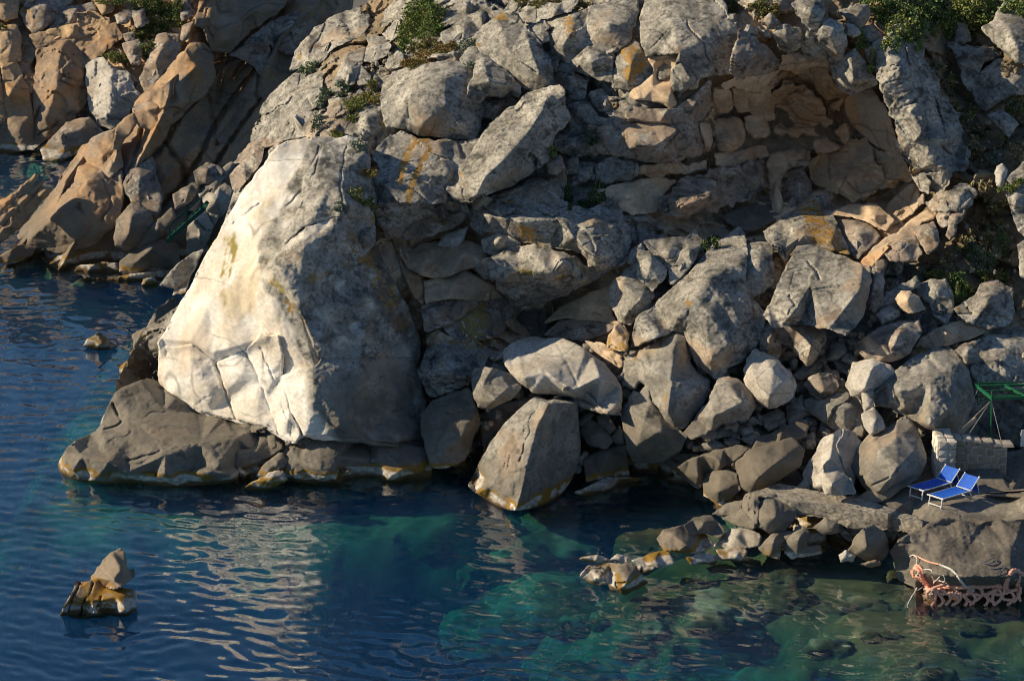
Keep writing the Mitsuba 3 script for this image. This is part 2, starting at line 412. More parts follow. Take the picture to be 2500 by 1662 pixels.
# ------------------------------------------------------------------ the headland: survey of distances, sheet of rock behind everything
HEAD = Field('''270,900,69 300,780,71 400,690,73 500,520,73.5 560,380,75 640,300,75.6 720,150,78.5 860,0,82 900,-600,92
 370,880,W 560,990,65.2 650,1010,64.6 830,1010,64.6 990,1105,W.3 1050,1000,65.5 1080,1100,W 1210,1180,W.3 1330,1140,W.3 1500,1100,W.2 1600,1115,W 1640,1165,W
 1720,1190,W 1520,1250,W 1460,1300,W 1760,1280,W 1900,1270,W 1990,1310,W 2060,1270,W 2110,1400,W 2359,1400,W 2700,1400,W
 150,1110,W 400,1120,W 650,1120,W 150,1150,W3 400,1160,W3 650,1160,W3 850,1170,W3 990,1150,W3 1060,1165,W3 1210,1230,W3 1330,1190,W3 1500,1150,W3 1600,1155,W3 1640,1220,W3 1500,1295,W3 1460,1335,W3 1760,1325,W3 1900,1315,W3 2000,1355,W3 2100,1455,W4
 420,800,68 560,600,69.5 650,420,70.5 720,330,71 840,500,69.2 880,640,67.8 960,800,67.0 980,950,66
 700,240,75 800,200,74.5 780,110,77 900,250,71.8 980,180,72 1000,60,75.5 1000,-200,80 870,60,79
 1080,300,71.2 1060,420,70.0 960,480,69.6 1000,560,70.2 1040,660,68.8 1080,760,67.4 1060,860,66.4 1050,940,65.6
 1180,140,73 1200,30,75 1300,60,73 1400,120,72 1400,-200,77 1270,320,71 1300,420,70 1200,520,68.6 1300,600,67.6 1350,640,68.4 1300,690,69.5 1250,740,69.6 1300,800,66.6 1200,880,65.2 1250,1000,65.2 1150,1000,65.4
 1350,950,65.2 1400,1050,64.2 1420,780,66.4 1430,600,68 1500,560,68.4 1460,700,67 1600,600,67.6 1700,620,67 1600,750,66 1500,850,65.0 1550,950,63.8 1600,1030,62.8 1700,700,66.4 1700,800,65.4 1700,900,64.2
 1560,100,71.6 1700,60,71.5 1560,230,70.2 1700,190,70.5 1640,330,71.5 1560,380,70.6 1500,420,70.2 1700,270,73.2 1850,230,73.8 1950,180,72.2 1900,330,73.2 1800,420,72.6 2000,300,72.2 2050,400,71.8 1700,470,71.6 1900,470,70.8 2050,480,70.4 1650,540,69.8 1800,540,69
 1880,660,67 1900,800,65.4 1850,900,64.2 2000,640,66.6 2050,560,68.2 2000,760,65.2 2000,900,63.6 1850,1000,62.8 1750,1060,61.8 1950,1060,61.8 2050,1100,61.0 1900,1120,60.8
 1900,60,71.5 2050,100,71.2 2150,350,69.2 2100,200,70.5 2200,480,68.4 2150,560,67.6 2250,300,71.5 2200,100,73 2359,100,72 2359,300,70.5 2359,560,67.6 2250,650,66.4 2150,700,65.8 2359,760,65 2200,800,64.2 2150,920,63 2359,900,63.4 2250,1050,62.2 2359,1060,62.2 2200,1100,60.6 2359,1130,60.2
 2500,0,74 2700,-600,84 2000,-300,76 2700,600,67 2700,1000,63 2700,1250,57 1300,-600,86 2000,-600,84''')


def sheet(name, fr, outline, field, label=None, tone_fn=None, style='wild', h=1.55, push=0.0, seed=1, cracks=(), hollows=()):
    q, _ = pts(outline, fr)
    b, _, _ = resample(q, h)
    poly = Polygon(b)
    x0, y0, x1, y1 = poly.bounds
    gx, gy = np.meshgrid(np.arange(x0, x1, h), np.arange(y0, y1, h * .866), indexing='ij')
    gx = gx + (np.arange(gx.shape[1]) % 2)[None] * h / 2
    g = np.stack([gx, gy], -1).reshape(-1, 2)
    out_of_frame = (g[:, 0] < -30) | (g[:, 0] > 1054) | (g[:, 1] < -30)
    keep = ~out_of_frame | (np.random.default_rng(3).random(len(g)) < .12)
    g = g[keep]
    g = g[shapely.contains_xy(poly, g[:, 0], g[:, 1])]
    g = g[cKDTree(b).query(g)[0] > .6 * h]
    q = np.vstack([b, g])
    tri = Delaunay(q).simplices
    c = q[tri].mean(1)
    tri = tri[shapely.contains_xy(poly, c[:, 0], c[:, 1])]
    a2 = cross2(q[tri[:, 1]] - q[tri[:, 0]], q[tri[:, 2]] - q[tri[:, 0]])
    tri = np.where((a2 > 0)[:, None], tri[:, ::-1], tri)[np.abs(a2) > 1e-9]
    Y = field(q) + push
    for (hx, hy, hr, hd) in hollows:
        w = uv(fr, hx, hy)
        Y = Y + hd * np.exp(-((q - w) ** 2).sum(1) / hr ** 2)
    p = at(q, Y)
    r = relief(p, style, seed)
    for s, dp, w in cracks:
        e = shapely.distance(shapely.LineString(pts(s, fr)[0]), shapely.points(q)) + 3 * (noise(np.c_[q / 5, q[:, 0] * 0], 3) - .5)
        r = r - dp * np.exp(-(e / w) ** 2)
    p = at(q, Y - r)
    n = vnormals(p, tri)
    key = obj(name, (p, tri), STONE, smooth=True, color=tone_fn(p, n, q))
    tag(key, label, kind='structure')
    return key


def blob(p, x, y, z, r):
    return np.exp(-(((p[:, 0] - x) ** 2 + .5 * (p[:, 1] - y) ** 2 + (p[:, 2] - z) ** 2) / r ** 2))


def head_tone(p, n, q):
    grey = colour(p, n, 'grey', .15, True, 3)
    tan = colour(p, n, 'tan', .0, True, 4)
    soil = colour(p, n, 'soil', 0, True, 5)
    caves = [at(uv('D', x, y), Y).tolist() + [r] for x, y, Y, r in ((1850, 260, 73.3, 3.0), (1700, 340, 72.6, 2.4), (1980, 400, 72, 2.4), (1650, 470, 72, 2.0), (1000, 570, 69.5, 1.6), (1050, 680, 68, 1.5), (1300, 700, 68.5, 1.8), (1780, 500, 70, 1.6))]
    k = np.clip(sum(blob(p, *c) for c in caves) * 1.6, 0, 1)
    slopes = [at(uv('D', x, y), Y).tolist() + [r] for x, y, Y, r in ((2230, 250, 71, 1.3), (2240, 400, 70, 1.4), (2270, 520, 68, 1.3), (2330, 380, 69, 1.0), (2250, 620, 66.5, 1.2), (2330, 620, 66.5, 1.1), (2200, 130, 73, 1.5), (2350, 60, 72, 2.0), (2050, -60, 73, 2.5), (2400, -100, 74, 3),
              (860, 90, 80, 1.4), (820, 220, 77, 1.2), (950, 90, 78, 1.0))]
    s = np.clip(sum(blob(p, *c) for c in slopes) * 1.5, 0, 1)
    k = sstep(.3, .7, k + .4 * (fbm(p, 3, 3) - .5))[:, None]
    s = sstep(.3, .7, s + .5 * (fbm(p * 1.3, 3, 5) - .5))[:, None]
    c = grey * (1 - k) + tan * k
    return c * (1 - s) + soil * s


sheet('cliff', 'D', '''262,960 268,880 330,760 430,690 500,560 545,420 620,330 700,170 850,0 900,-650 3000,-650 3000,1470 2090,1450 2040,1340 1760,1330 1600,1300
 1440,1330 1500,1260 1640,1220 1580,1150 1330,1190 1210,1230 1060,1160 990,1150 650,1160 400,1160 250,1140''', HEAD, 'grey granite headland', head_tone, 'wild', seed=21, hollows=[(1230, 1010, 48, 2.0), (1240, 1120, 40, 1.6), (1150, 1060, 36, 1.0), (955, 840, 36, 1.4), (985, 960, 36, 1.6), (920, 700, 30, .9), (1740, 320, 50, .5), (1920, 330, 56, .5), (1600, 420, 40, .5), (1060, 620, 40, .9), (1300, 690, 46, 1.1), (1250, 420, 40, .8), (1800, 800, 60, .7), (2000, 800, 50, .7)])
CL = 'cliff'
# ------------------------------------------------------------------ the cliffs across the cove
FAR = Field('''-200,330,104 0,345,W 80,345,W 100,370,W 230,340,W 330,330,104 500,340,103 -200,0,109 0,0,110 200,0,110 400,0,110 600,0,110 200,200,106.5 320,200,105.5 380,100,107.5 0,200,106 -200,-500,122 700,-500,122''')
BROWN = Field('''-120,640,W 0,605,W 130,605,W 260,620,W 420,610,W 560,640,85 30,580,86.5 90,500,87.3 180,370,88.6 310,260,89.6 440,60,91.6 480,-300,97
 150,520,85.8 220,450,86.5 300,420,87.3 380,300,89.6 450,180,91.7 530,60,93.4 600,-300,104 300,530,85.2 400,540,85 420,400,87.9 500,300,90.7 560,200,92.7 640,100,94.3 720,0,95.8 760,-300,106 480,480,86.5 560,420,87.5 620,300,90.7 700,150,94.2 900,0,101 900,-500,110''')


def far_tone(p, n, q):
    return colour(p, n, 'ochre', .1, True, 7, 1.2)


def brown_tone(p, n, q):
    return colour(p, n, 'brown', .05, True, 8, 2.2)


sheet('far_cliff', 'D', '-300,-400 760,-400 640,200 420,420 60,420 -300,420', FAR, 'orange brown cliff farthest across the cove', far_tone, 'tilted', seed=33, h=1.5)
BCR = [('300,420 380,330 430,230 470,140', .7, 2.5), ('230,520 300,400 330,300', .6, 2.5), ('370,480 440,400 520,250 620,120', .7, 2.5), ('460,430 530,330 600,230', .6, 2), ('540,180 640,40 700,-20', .5, 2), ('420,160 560,130 660,60', .4, 2), ('330,270 480,220 500,330', .3, 2), ('500,240 520,120 590,20', .35, 2.5), ('380,330 420,380 440,500', .5, 2.5), ('560,110 600,160 590,230', .4, 2)]
sheet('brown_cliff', 'D', '480,-300 470,0 440,60 420,160 310,260 318,285 270,290 215,330 170,390 120,460 80,510 25,575 30,600 0,612 10,640 250,650 420,640 560,660 640,420 800,100 860,-300',
      BROWN, 'smooth brown cliff with a slanting crest beyond the gully', brown_tone, 'fold', seed=44, h=1.4, cracks=BCR)
FC, BC = 'far_cliff', 'brown_cliff'
P = dict(name='rock_block')
# blocks of the far cliff
o = dict(P, parent=FC, field=FAR, tone='ochre', style='rough', lift=.5, h=1.5, lichen=.12, tide_top=1.2)
rock('1', '190,390 200,270 380,210 460,150 640,120 660,200 560,290 480,350 475,560 430,600 380,700 190,800 185,560', '330,260,.9 450,420,.5 300,500,.9 250,650,.4', cracks=[('190,400 380,470 480,480', .25, 1.6), ('380,400 260,500', .2, 1.2), ('430,590 200,740', .3, 1.6), ('330,230 210,330', .2, 1.4)], **{**o, 'tone': 'brown'})
rock('1', '0,340 80,330 110,390 165,520 190,820 40,835 20,500', '60,500,.7 110,700,.5', **o)
rock('1', '-140,330 -10,340 20,500 45,840 -140,840', '-60,500,.6', **o)
rock('1', '-60,160 90,130 115,200 120,330 40,345 -60,320', '40,180,.5 60,280,.4', **o)
rock('1', '-60,-40 100,-30 105,100 30,120 -60,90', '20,40,.5', **o)
rock('1', '110,60 160,0 330,-40 420,-40 330,60 280,130 200,180 150,150', '250,40,.6', **{**o, 'tone': 'rose'})
rock('1', '280,100 350,50 510,5 540,60 440,110 280,150', '400,70,.5', **{**o, 'tone': 'rose'})
rock('1', '160,190 280,150 600,90 600,130 470,200 370,210 200,260', '400,160,.5', **o)
rock('1', '420,-40 640,-40 620,60 560,80 520,0', '', **o)
rock('1', '475,350 560,310 640,380 700,400 760,520 720,610 690,650 620,690 540,700 510,640 490,600 480,480', '560,340,.5 600,500,1.0 600,620,.9 700,520,.4', cracks=[('560,380 650,440 700,420', .15, 1.3), ('500,600 560,560 610,590', .15, 1.2), ('640,400 650,560', .12, 1)], **{**o, 'tone': 'pale', 'lift': .9})
rock('1', '765,430 780,400 860,190 900,180 980,190 985,260 960,330 900,380 820,490 790,500', '850,330,.8 900,230,.5', cracks=[('850,250 960,240', .15, 1.2), ('820,330 930,300', .12, 1)], **{**o, 'tone': 'rose', 'lift': .8})
for s in ('620,80 700,50 725,80 690,120 640,130', '720,60 790,45 810,120 750,150 730,110', '665,180 730,165 740,225 680,228', '670,240 760,215 785,260 765,355 720,345 690,285', '985,0 1030,-10 1040,40 1000,60', '985,60 1050,40 1045,90 990,120', '990,140 1060,110 1080,170 1010,230 985,220'):
    rock('1', s, **{**o, 'tone': 'rose', 'lift': .9})
rock('1', '220,820 290,740 360,670 490,640 520,680 560,720 480,800 400,850 340,885 240,872', '330,740,.8 450,700,.7 350,830,.5', cracks=[('330,700 350,760', .15, 1.2), ('240,800 420,760', .12, 1.2)], **{**o, 'tone': 'rose', 'lift': 1.0, 'style': 'worn', 'tide_top': .4})
# lobes and slabs of the brown cliff
o = dict(P, parent=BC, field=BROWN, tone='brown', style='worn', lift=.1, h=1.2, lichen=.0, tide_top=1.6, rnd=2, jag=1.5)
rock('1', '440,820 530,730 640,690 620,780 565,940 590,965 665,930 670,1060 640,1200 520,1330 330,1380 120,1345 90,1290 280,1050 370,930', '440,820,-1.2 370,930,-1.2 280,1050,-1.2 100,1290,-1 560,860,.3 480,1000,.7 330,1150,.8 200,1270,.7 560,1120,.4 450,1280,.5 640,1000,-.3', cracks=[('440,1060 430,1130 480,1180', .35, 3), ('560,1000 600,1100 560,1200', .2, 3)], **{**o, 'lift': .2})
rock('1', '600,840 640,690 690,640 735,615 748,680 680,760 640,860 665,905 600,962 562,930', '640,760,.5 610,900,.4', **{**o, 'lift': .3})
rock('1', '690,950 760,890 830,860 875,1000 890,1090 850,1190 720,1100 672,1020', '760,980,.5', cracks=[('700,1000 740,960', .15, 1.2)], **{**o, 'lift': .15, 'tone': 'rose'})
rock('1', '1060,90 1100,-30 1600,-40 1520,80 1370,150 1340,190 1250,285 1160,265 1120,150 1060,140', '1090,40,-.6 1150,100,.4 1300,100,.7 1230,220,.5 1450,40,.6', cracks=[('1140,60 1130,130 1190,250', .2, 1.2)], **{**o, 'lift': .3})
rock('1', '740,560 900,400 1010,270 1040,210 1120,240 1160,300 1180,420 1120,520 1000,620 920,700 880,740 760,690 745,660 730,600', '740,560,-1.3 900,400,-1.2 1030,220,-.9 800,600,.2 960,470,.5 1080,360,.6 1000,560,.6 880,680,.5', cracks=[('1070,240 1170,300', .3, 2), ('860,620 1000,480', .12, 1.5)], **{**o, 'lift': .25})
rock('1', '1260,300 1480,120 1720,20 1800,-30 1700,180 1610,300 1480,260 1440,420 1340,330', '1450,220,.6 1600,120,.7', cracks=[('1480,260 1500,420', .3, 2)], **{**o, 'lift': .25, 'tone': 'rose'})
# ------------------------------------------------------------------ loose rocks in the gully and along the cove's edge
o = dict(field=BROWN, tone='rose', style='worn', lift=1.0, h=1.4, tide_top=1.8)
rock('1', '625,1290 640,1200 740,1090 820,1160 840,1220 760,1340 690,1370 630,1345', '720,1180,.7 700,1290,.6', label='upright brown boulder with a peaked top below the brown cliff', **o)
rock('1', '1060,940 1130,890 1200,910 1222,950 1140,1000 1080,1002', '1130,930,.5', label='rounded brown boulder at the gully mouth above the green stair', **o)
rock('1', '760,1300 870,1200 940,1140 955,1190 900,1280 820,1345 760,1370', '860,1250,.5', label='slanting shaded boulder behind the foot of the green stair', **o)
rock('1', '940,1060 1050,1000 1100,1005 1060,1085 960,1145', '1030,1050,.5', label='shaded brown boulder just left of the green stair top', **o)
rock('1', '1030,1150 1140,985 1265,885 1285,890 1210,1000 1120,1085 1060,1150', '1150,1040,.5', label='long slanting slab behind the green stair', **{**o, 'tone': 'ash', 'lift': .8})
rock('4', '315,155 400,115 560,92 650,95 660,140 600,178 440,170', '520,120,.6', label='flat wet brown rock awash beside the dark slab', cat='rock', **{**o, 'lift': .2, 'tone': 'ochre'})
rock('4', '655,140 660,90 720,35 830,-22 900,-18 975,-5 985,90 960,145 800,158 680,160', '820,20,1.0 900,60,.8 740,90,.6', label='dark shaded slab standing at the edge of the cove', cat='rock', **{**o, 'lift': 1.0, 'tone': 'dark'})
rock('4', '590,185 700,160 960,130 1000,140 900,190 760,195 640,205', '800,165,.3', label='long low ledge awash in front of the dark slab', cat='rock', **{**o, 'lift': 1.4, 'tone': 'ochre'})
rock('4', '360,228 420,195 470,175 580,185 590,215 460,235', '470,200,.4', label='small ochre rock awash left of the long low ledge', cat='rock', **{**o, 'lift': 1.2, 'tone': 'ochre'})
rock('4', '775,215 790,185 830,175 862,200 865,225 800,232', '', label='little round stone awash below the long low ledge', cat='rock', **{**o, 'lift': 2.2})
rock('4', '870,215 980,100 1060,40 1110,20 1060,130 1000,200 960,228', '1000,110,.6', label='slanting shaded rock at the water left of the white face', cat='rock', **{**o, 'field': HEAD, 'lift': 1.2, 'tone': 'ash'})
rock('4', '945,270 960,190 1000,140 1060,110 1010,250', '', label='small tawny stone wedged against the white face at the water', cat='rock', **{**o, 'field': HEAD, 'lift': 1.0})
o['tone'] = 'ash'
rock('1', '1090,1060 1165,1052 1230,1000 1280,1050 1240,1130 1170,1245 1130,1160', '1180,1090,.8', label='pale pointed block wedged right of the green stair', **{**o, 'lift': 1.5, 'style': 'block', 'tone': 'pale'})
rock('1', '1025,1385 1022,1280 1030,1190 1060,1162 1130,1155 1165,1240 1115,1350', '1060,1200,.9 1100,1280,.7', label='pale squared block at the foot of the green stair', **{**o, 'lift': 1.7, 'style': 'block', 'tone': 'pale'})
rock('1', '1262,960 1290,910 1350,870 1440,800 1425,880 1400,920 1300,1045 1270,1035', '1330,930,.9 1390,860,.6', label='tan boulder tucked behind the top of the white face', **{**o, 'field': HEAD, 'lift': .8, 'tone': 'rose'})
for s, l in (('-40,1130 90,1050 190,950 215,960 130,1060 0,1160', 'uppermost thin slanting rock blade at the left edge'), ('-40,1220 120,1080 240,970 252,990 150,1115 20,1240', 'middle thin slanting rock blade at the left edge'), ('-40,1300 110,1130 220,1030 282,1030 180,1170 70,1280 -20,1345', 'broad lowest slanting rock blade at the left edge')):
    rock('1', s, '', label=l, cat='rock', **{**o, 'tone': 'brown', 'lift': 2.0, 'style': 'rough', 'dome': .8, 'tide_top': .8})
rock('1', '-60,1430 10,1390 120,1335 200,1350 180,1400 60,1440 0,1460', '80,1380,.5', label='low brown snout of rock at the water below the brown cliff', cat='rock', **{**o, 'tone': 'brown', 'lift': .8})
# ------------------------------------------------------------------ the gully side of the headland
o = dict(P, parent=CL, tone='grey', style='rough', lift=.3)
rock('1', '1415,650 1430,580 1500,500 1590,420 1640,380 1690,410 1760,400 1760,520 1730,650 1690,740 1500,760 1440,790 1368,775', '1415,650,-1 1500,500,-.8 1640,380,-.6 1560,520,.4 1480,680,.4 1660,560,.6 1650,680,.5', cracks=[('1430,640 1540,590 1600,520', .3, 1.5), ('1640,400 1620,500 1730,590', .25, 1.3)], **o)
rock('1', '1590,380 1610,280 1720,150 1790,110 2000,20 2020,140 1960,200 1840,260 1740,345 1640,372', '1610,290,-.5 1680,270,.5 1830,170,.6 1740,320,0 1960,80,.5', cracks=[('1790,110 1760,200 1640,360', .2, 1.2)], **o)
rock('1', '1280,890 1360,785 1470,740 1560,770 1460,830 1380,870', '1400,820,.5', **{**o, 'tone': 'rose'})
rock('2', '300,140 340,20 400,-20 500,-40 480,60 420,120 400,190 330,222 300,180', '400,80,.6', **o)
rock('2', '-80,760 0,690 60,600 130,520 160,510 165,560 110,680 20,760', '60,640,.5', **{**o, 'tone': 'rose'})
rock('2', '140,660 150,610 220,562 290,570 308,700 250,752 180,757 80,742', '210,640,.6 260,620,.3', **o)
B = dict(tone='grey', style='rough', lift=.8)
rock('2', '45,470 50,410 80,340 120,290 210,250 205,300 170,400 150,460 90,488', '120,380,.6', label='grey slab leaning in the gully beside the silvery plants', **B)
rock('2', '165,400 185,370 232,420 215,455 170,462', '', label='small pale stone right of the grey slab in the gully', **B)
rock('2', '200,330 230,195 300,205 338,250 320,300 240,338', '260,260,.5', label='blocky grey boulder high in the gully below the shrub', **B)
rock('2', '325,365 335,325 380,280 412,300 418,352 370,372', '', label='grey block at the foot of the big green shrub', **B)
rock('2', '0,620 10,550 60,530 100,560 80,620 30,640', '', label='shaded round stone low in the gully among silvery plants', **B)
# ------------------------------------------------------------------ the upper headland: blocks of the cliff and boulders lying on it
o = dict(P, parent=CL, tone='grey', style='block', lift=.3)
rock('2', '620,180 720,110 860,20 875,130 820,190 740,222 700,250 640,262', '740,140,.5 840,90,.5', **o)
rock('2', '625,120 680,20 720,-40 860,-40 855,30 740,92 690,132', '760,20,.5', **o)
rock('2', '960,70 1000,20 1040,-40 1090,-40 1030,55', '', **o)
rock('2', '1040,70 1140,45 1152,110 1090,132 1060,112', '1100,80,.3', **{**o, 'lift': .8})
rock('2', '1145,50 1180,20 1380,-10 1330,60 1200,108 1150,102', '1250,50,.4', **{**o, 'lift': .9})
rock('2', '1190,110 1300,80 1420,45 1450,120 1410,230 1560,285 1565,455 1480,432 1360,382 1230,292 1208,200', '1330,180,.6 1440,330,.7 1280,260,.3', **{**o, 'lift': .5}, stains=[('1310,100 1330,180', .16, ORANGE, .6)])
rock('2', '1430,40 1560,10 1700,-20 1692,130 1650,230 1580,282 1470,268 1400,230 1410,160', '1540,130,.7 1640,120,.5', **{**o, 'lift': .6})
rock('2', '1570,370 1590,270 1680,220 1740,320 1795,380 1740,432 1680,492 1560,475', '1660,340,.6 1640,440,.4', **{**o, 'lift': .5, 'lichen': .2}, stains=[('1650,300 1690,340 1650,400', .2, ORANGE, .7)])
rock('3', '-85,100 -45,-60 370,-60 402,80 440,70 440,200 418,400 330,412 250,432 230,482 100,502 88,390 130,295 0,296 -50,312 -80,200', '-60,200,.3 100,150,.9 250,200,.7 120,290,.7 110,400,.4 200,440,.6 380,200,.2', cracks=[('170,120 260,250 330,400', .15, 1.2), ('260,240 400,200', .1, 1.0)], **{**o, 'lift': .9, 'lichen': .22})
rock('2', '1745,310 1890,298 1925,290 1905,380 1885,500 1912,565 1880,602 1830,562 1740,547 1660,542 1648,510 1720,450 1790,390', '1840,400,-.7 1780,480,.1 1870,540,.2 1700,520,.3', **{**o, 'lift': .8, 'tone': 'tan', 'style': 'smooth', 'tide': False})
rock('2', '1235,460 1250,300 1300,310 1360,390 1422,460 1400,532 1340,542 1300,500', '1330,430,.4', **{**o, 'lift': .1})
rock('2', '1425,520 1440,500 1500,490 1560,580 1635,650 1590,668 1470,602', '1520,570,.4', **o)
rock('2', '1530,520 1650,540 1760,552 1750,622 1720,662 1640,652 1550,592', '1640,590,.4', **{**o, 'lift': .5})
for s in ('1225,765 1300,730 1420,718 1482,790 1470,842 1370,852 1280,835', '1500,775 1560,690 1680,680 1742,760 1742,812 1600,822 1510,852', '1465,905 1560,870 1690,880 1725,930 1650,992 1560,992 1470,995', '1375,920 1450,910 1460,982 1382,988', '1305,880 1362,868 1368,940 1308,944',
          '1330,560 1420,560 1480,640 1600,680 1540,700 1440,690 1350,640', '1170,1000 1290,950 1300,1060 1280,1110 1210,1060'):
    rock('2', s, **{**o, 'style': 'rough', 'lift': .5, 'dome': .55})
rock('2', '1205,880 1270,850 1302,920 1260,962 1208,948', '', name='boulder', label='pinkish rounded stone lodged on the middle ledge', **{**B, 'tone': 'rose', 'lift': .9})
rock('2', '300,770 400,720 500,758 600,770 825,765 870,800 790,880 700,940 655,1040 690,1100 600,1107 430,1112 280,1112 268,1060 212,990 230,950 290,930 245,860 270,800', '400,740,-.3 700,790,-.3 300,1000,.5 450,950,.45 400,1090,.7 600,1085,.8 660,960,.4 240,985,.4', label=None, cracks=[('320,900 520,880', .06, 1.2), ('420,1000 480,980', .06, 1.2)], stains=[('500,780 440,840 410,910 400,960', .10, ORANGE, 1.0), ('520,785 560,825 500,910 460,990 445,1090', .07, ORANGE, 1.1)], **{**o, 'lift': 1.9, 'lichen': .12})
rock('2', '242,1170 280,1112 430,1106 600,1101 762,1118 788,1180 700,1242 560,1292 430,1302 320,1292 280,1232', '280,1130,.7 450,1130,.9 650,1125,.8 300,1220,.1 500,1250,-.2 700,1190,.1', **{**o, 'lift': 1.3, 'tone': 'rose', 'style': 'strata', 'tide': False})
rock('2', '690,1060 760,1110 860,1080 905,1085 870,1150 800,1165 790,1110', '830,1110,.4', **{**o, 'lift': .8, 'tone': 'tan', 'dome': .4})
rock('2', '785,1150 900,1065 1010,1040 1150,960 1210,1000 1290,1110 1400,1152 1500,1120 1560,1080 1605,1140 1662,1260 1642,1390 1540,1465 1440,1482 1425,1425 1380,1382 1260,1352 1080,1332 990,1295 940,1262 820,1262 785,1205', '900,1080,-.2 1150,980,-.8 1050,1110,.2 1250,1130,.1 900,1180,.5 860,1240,.5 1050,1210,.8 1280,1200,.7 1450,1220,.9 1350,1300,1.0 1450,1400,1.1 1560,1250,.7 1600,1350,.5 1540,1440,.7', cracks=[('860,1150 960,1190 1100,1170 1200,1180', .3, 2), ('900,1110 960,1120', .25, 2)], **{**o, 'lift': 1.0, 'style': 'wild', 'amp': .4, 'lichen': .2, 'tide': False}, stains=[('1050,1240 1110,1250 1080,1290', .16, ORANGE, .8)])
rock('5', '748,325 800,270 860,245 960,213 1060,203 1180,238 1260,260 1340,330 1440,322 1535,265 1520,295 1400,362 1270,432 1130,492 1010,532 940,512 908,465 860,432 853,387 790,372', '800,300,1.0 900,280,.8 1050,250,.8 1200,290,.9 860,370,1.0 1000,330,1.3 1150,350,1.2 1300,380,.9 1000,390,1.0 950,470,.5 1100,450,.4 1250,410,.3', **{**o, 'lift': 1.5, 'style': 'rough', 'lichen': .1, 'tide': False, 'jag': 1.3}, stains=[('985,320 1030,325', .10, YELLOW, .9)])
rock('2', '850,1312 930,1270 992,1300 1055,1332 920,1387 858,1372', '930,1320,.5', **{**o, 'lift': 1.2, 'tone': 'pale', 'style': 'block', 'dome': .2, 'tide': False})
rock('2', '300,470 290,540 300,620 320,692 430,702 500,737 600,747 700,757 812,762 830,700 850,600 830,480 800,420 790,380 740,345 660,328 600,343 520,350 420,370 340,410', '450,430,.5 640,420,.6 450,560,.9 640,580,1.0 520,680,.7 720,680,.7', name='boulder', label='big rounded pale grey boulder above the orange streaked slab', cracks=[('470,400 450,520 430,640', .06, 1.0)], **{**B, 'lift': .7, 'style': 'worn', 'amp': .6, 'lichen': .1})
rock('2', '700,640 720,580 780,460 800,400 830,290 900,330 960,380 1030,440 1072,470 1055,545 1010,500 960,530 860,515 800,562 740,622', '850,350,.4 800,480,.6 880,440,.7 980,460,.6 740,590,.4', name='boulder', label='jagged hooked slab lapping over the big rounded boulder', **{**B, 'lift': 1.1, 'style': 'block', 'jag': 1.4})
rock('2', '820,240 830,170 900,100 990,62 1040,80 1072,140 1130,200 1182,280 1222,330 1242,460 1160,497 1080,482 1020,442 960,382 900,332 850,292', '840,200,-.2 900,130,.2 1000,85,.8 1100,240,1.0 1160,400,1.0 1000,300,.7 1200,330,.2 1230,450,.1', name='boulder', label='tall angular block leaning on the headland, right side in shade', **{**B, 'lift': 1.0, 'style': 'block', 'lichen': .2})
rock('2', '820,560 880,518 960,530 1052,560 1000,602 920,652 850,642 800,622', '920,580,.5', **{**o, 'lift': .6, 'tone': 'rose'})
rock('2', '730,320 770,260 820,250 842,300 800,352 740,335', '', name='boulder', label='small grey stone left of the tall angular block', **{**B, 'lift': .8})
rock('2', '1090,160 1130,120 1190,150 1208,220 1150,258 1110,222', '', name='boulder', label='rounded stone caught behind the tall angular block', **{**B, 'lift': .6, 'style': 'worn'})
rock('2', '640,1040 650,960 700,920 780,850 820,770 880,690 960,620 1030,580 1070,530 1120,500 1200,490 1270,463 1302,500 1302,580 1328,640 1302,692 1240,742 1217,850 1120,942 1000,1012 900,1052 800,1087 760,1112 700,1122 688,1090', '690,950,.0 1080,550,.4 1200,520,.7 1275,490,.9 1150,640,1.15 1080,745,1.2 960,880,1.2 860,970,1.1 790,1080,.9 900,760,.6 1250,600,.2 1300,640,-.4 1200,840,-.3 1000,1000,0', name='boulder', label='long grey slab lying slantwise with its lower right half in shade', **{**B, 'lift': 1.3, 'style': 'block', 'lichen': .05, 'soft': 3.5})
# left low strip and stones above the white face
for s, l in (('840,1150 870,1100 960,1120 940,1200 880,1210', 'grey stone uppermost in the little heap above the white face'),):
    pass
STN = dict(tone='grey', style='worn', lift=1.5, dome=.7, lichen=.55)
rock('5', '45,60 80,15 140,5 170,50 150,95 100,105 60,95', '', name='boulder', label='grey stone uppermost in the little heap on the headland rock', **STN)
rock('5', '60,150 70,100 120,80 160,110 140,165 90,188', '', name='boulder', label='lichened stone lowest left in the little heap on the headland rock', **STN)
rock('5', '125,170 170,110 190,50 225,55 245,130 240,200 190,250 150,235', '190,150,.6', name='boulder', label='tall orange lichened stone right in the little heap on the headland rock', **{**STN, 'dome': None})
# ------------------------------------------------------------------ the sunlit headland rock
def patch(fr, outline, Y):
    """an outline on the upright plane at distance Y, as an (x, z) polygon"""
    q, _ = pts(outline, fr)
    w = at(q, Y)
    return Polygon(w[:, [0, 2]])


LICHENED = patch('D', '760,318 690,400 655,470 640,510 590,590 612,640 655,675 700,760 735,820 960,815 990,760 880,560 855,330', 66)
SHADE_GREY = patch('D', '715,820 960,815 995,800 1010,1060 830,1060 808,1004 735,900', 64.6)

OLIVE_STAIN = patch('D', '512,575 530,560 535,600 528,640 522,690 512,640', 67)
DARK_STAIN = patch('D', '850,545 880,560 920,640 955,710 972,790 968,850 945,800 905,720 870,640', 66.8)


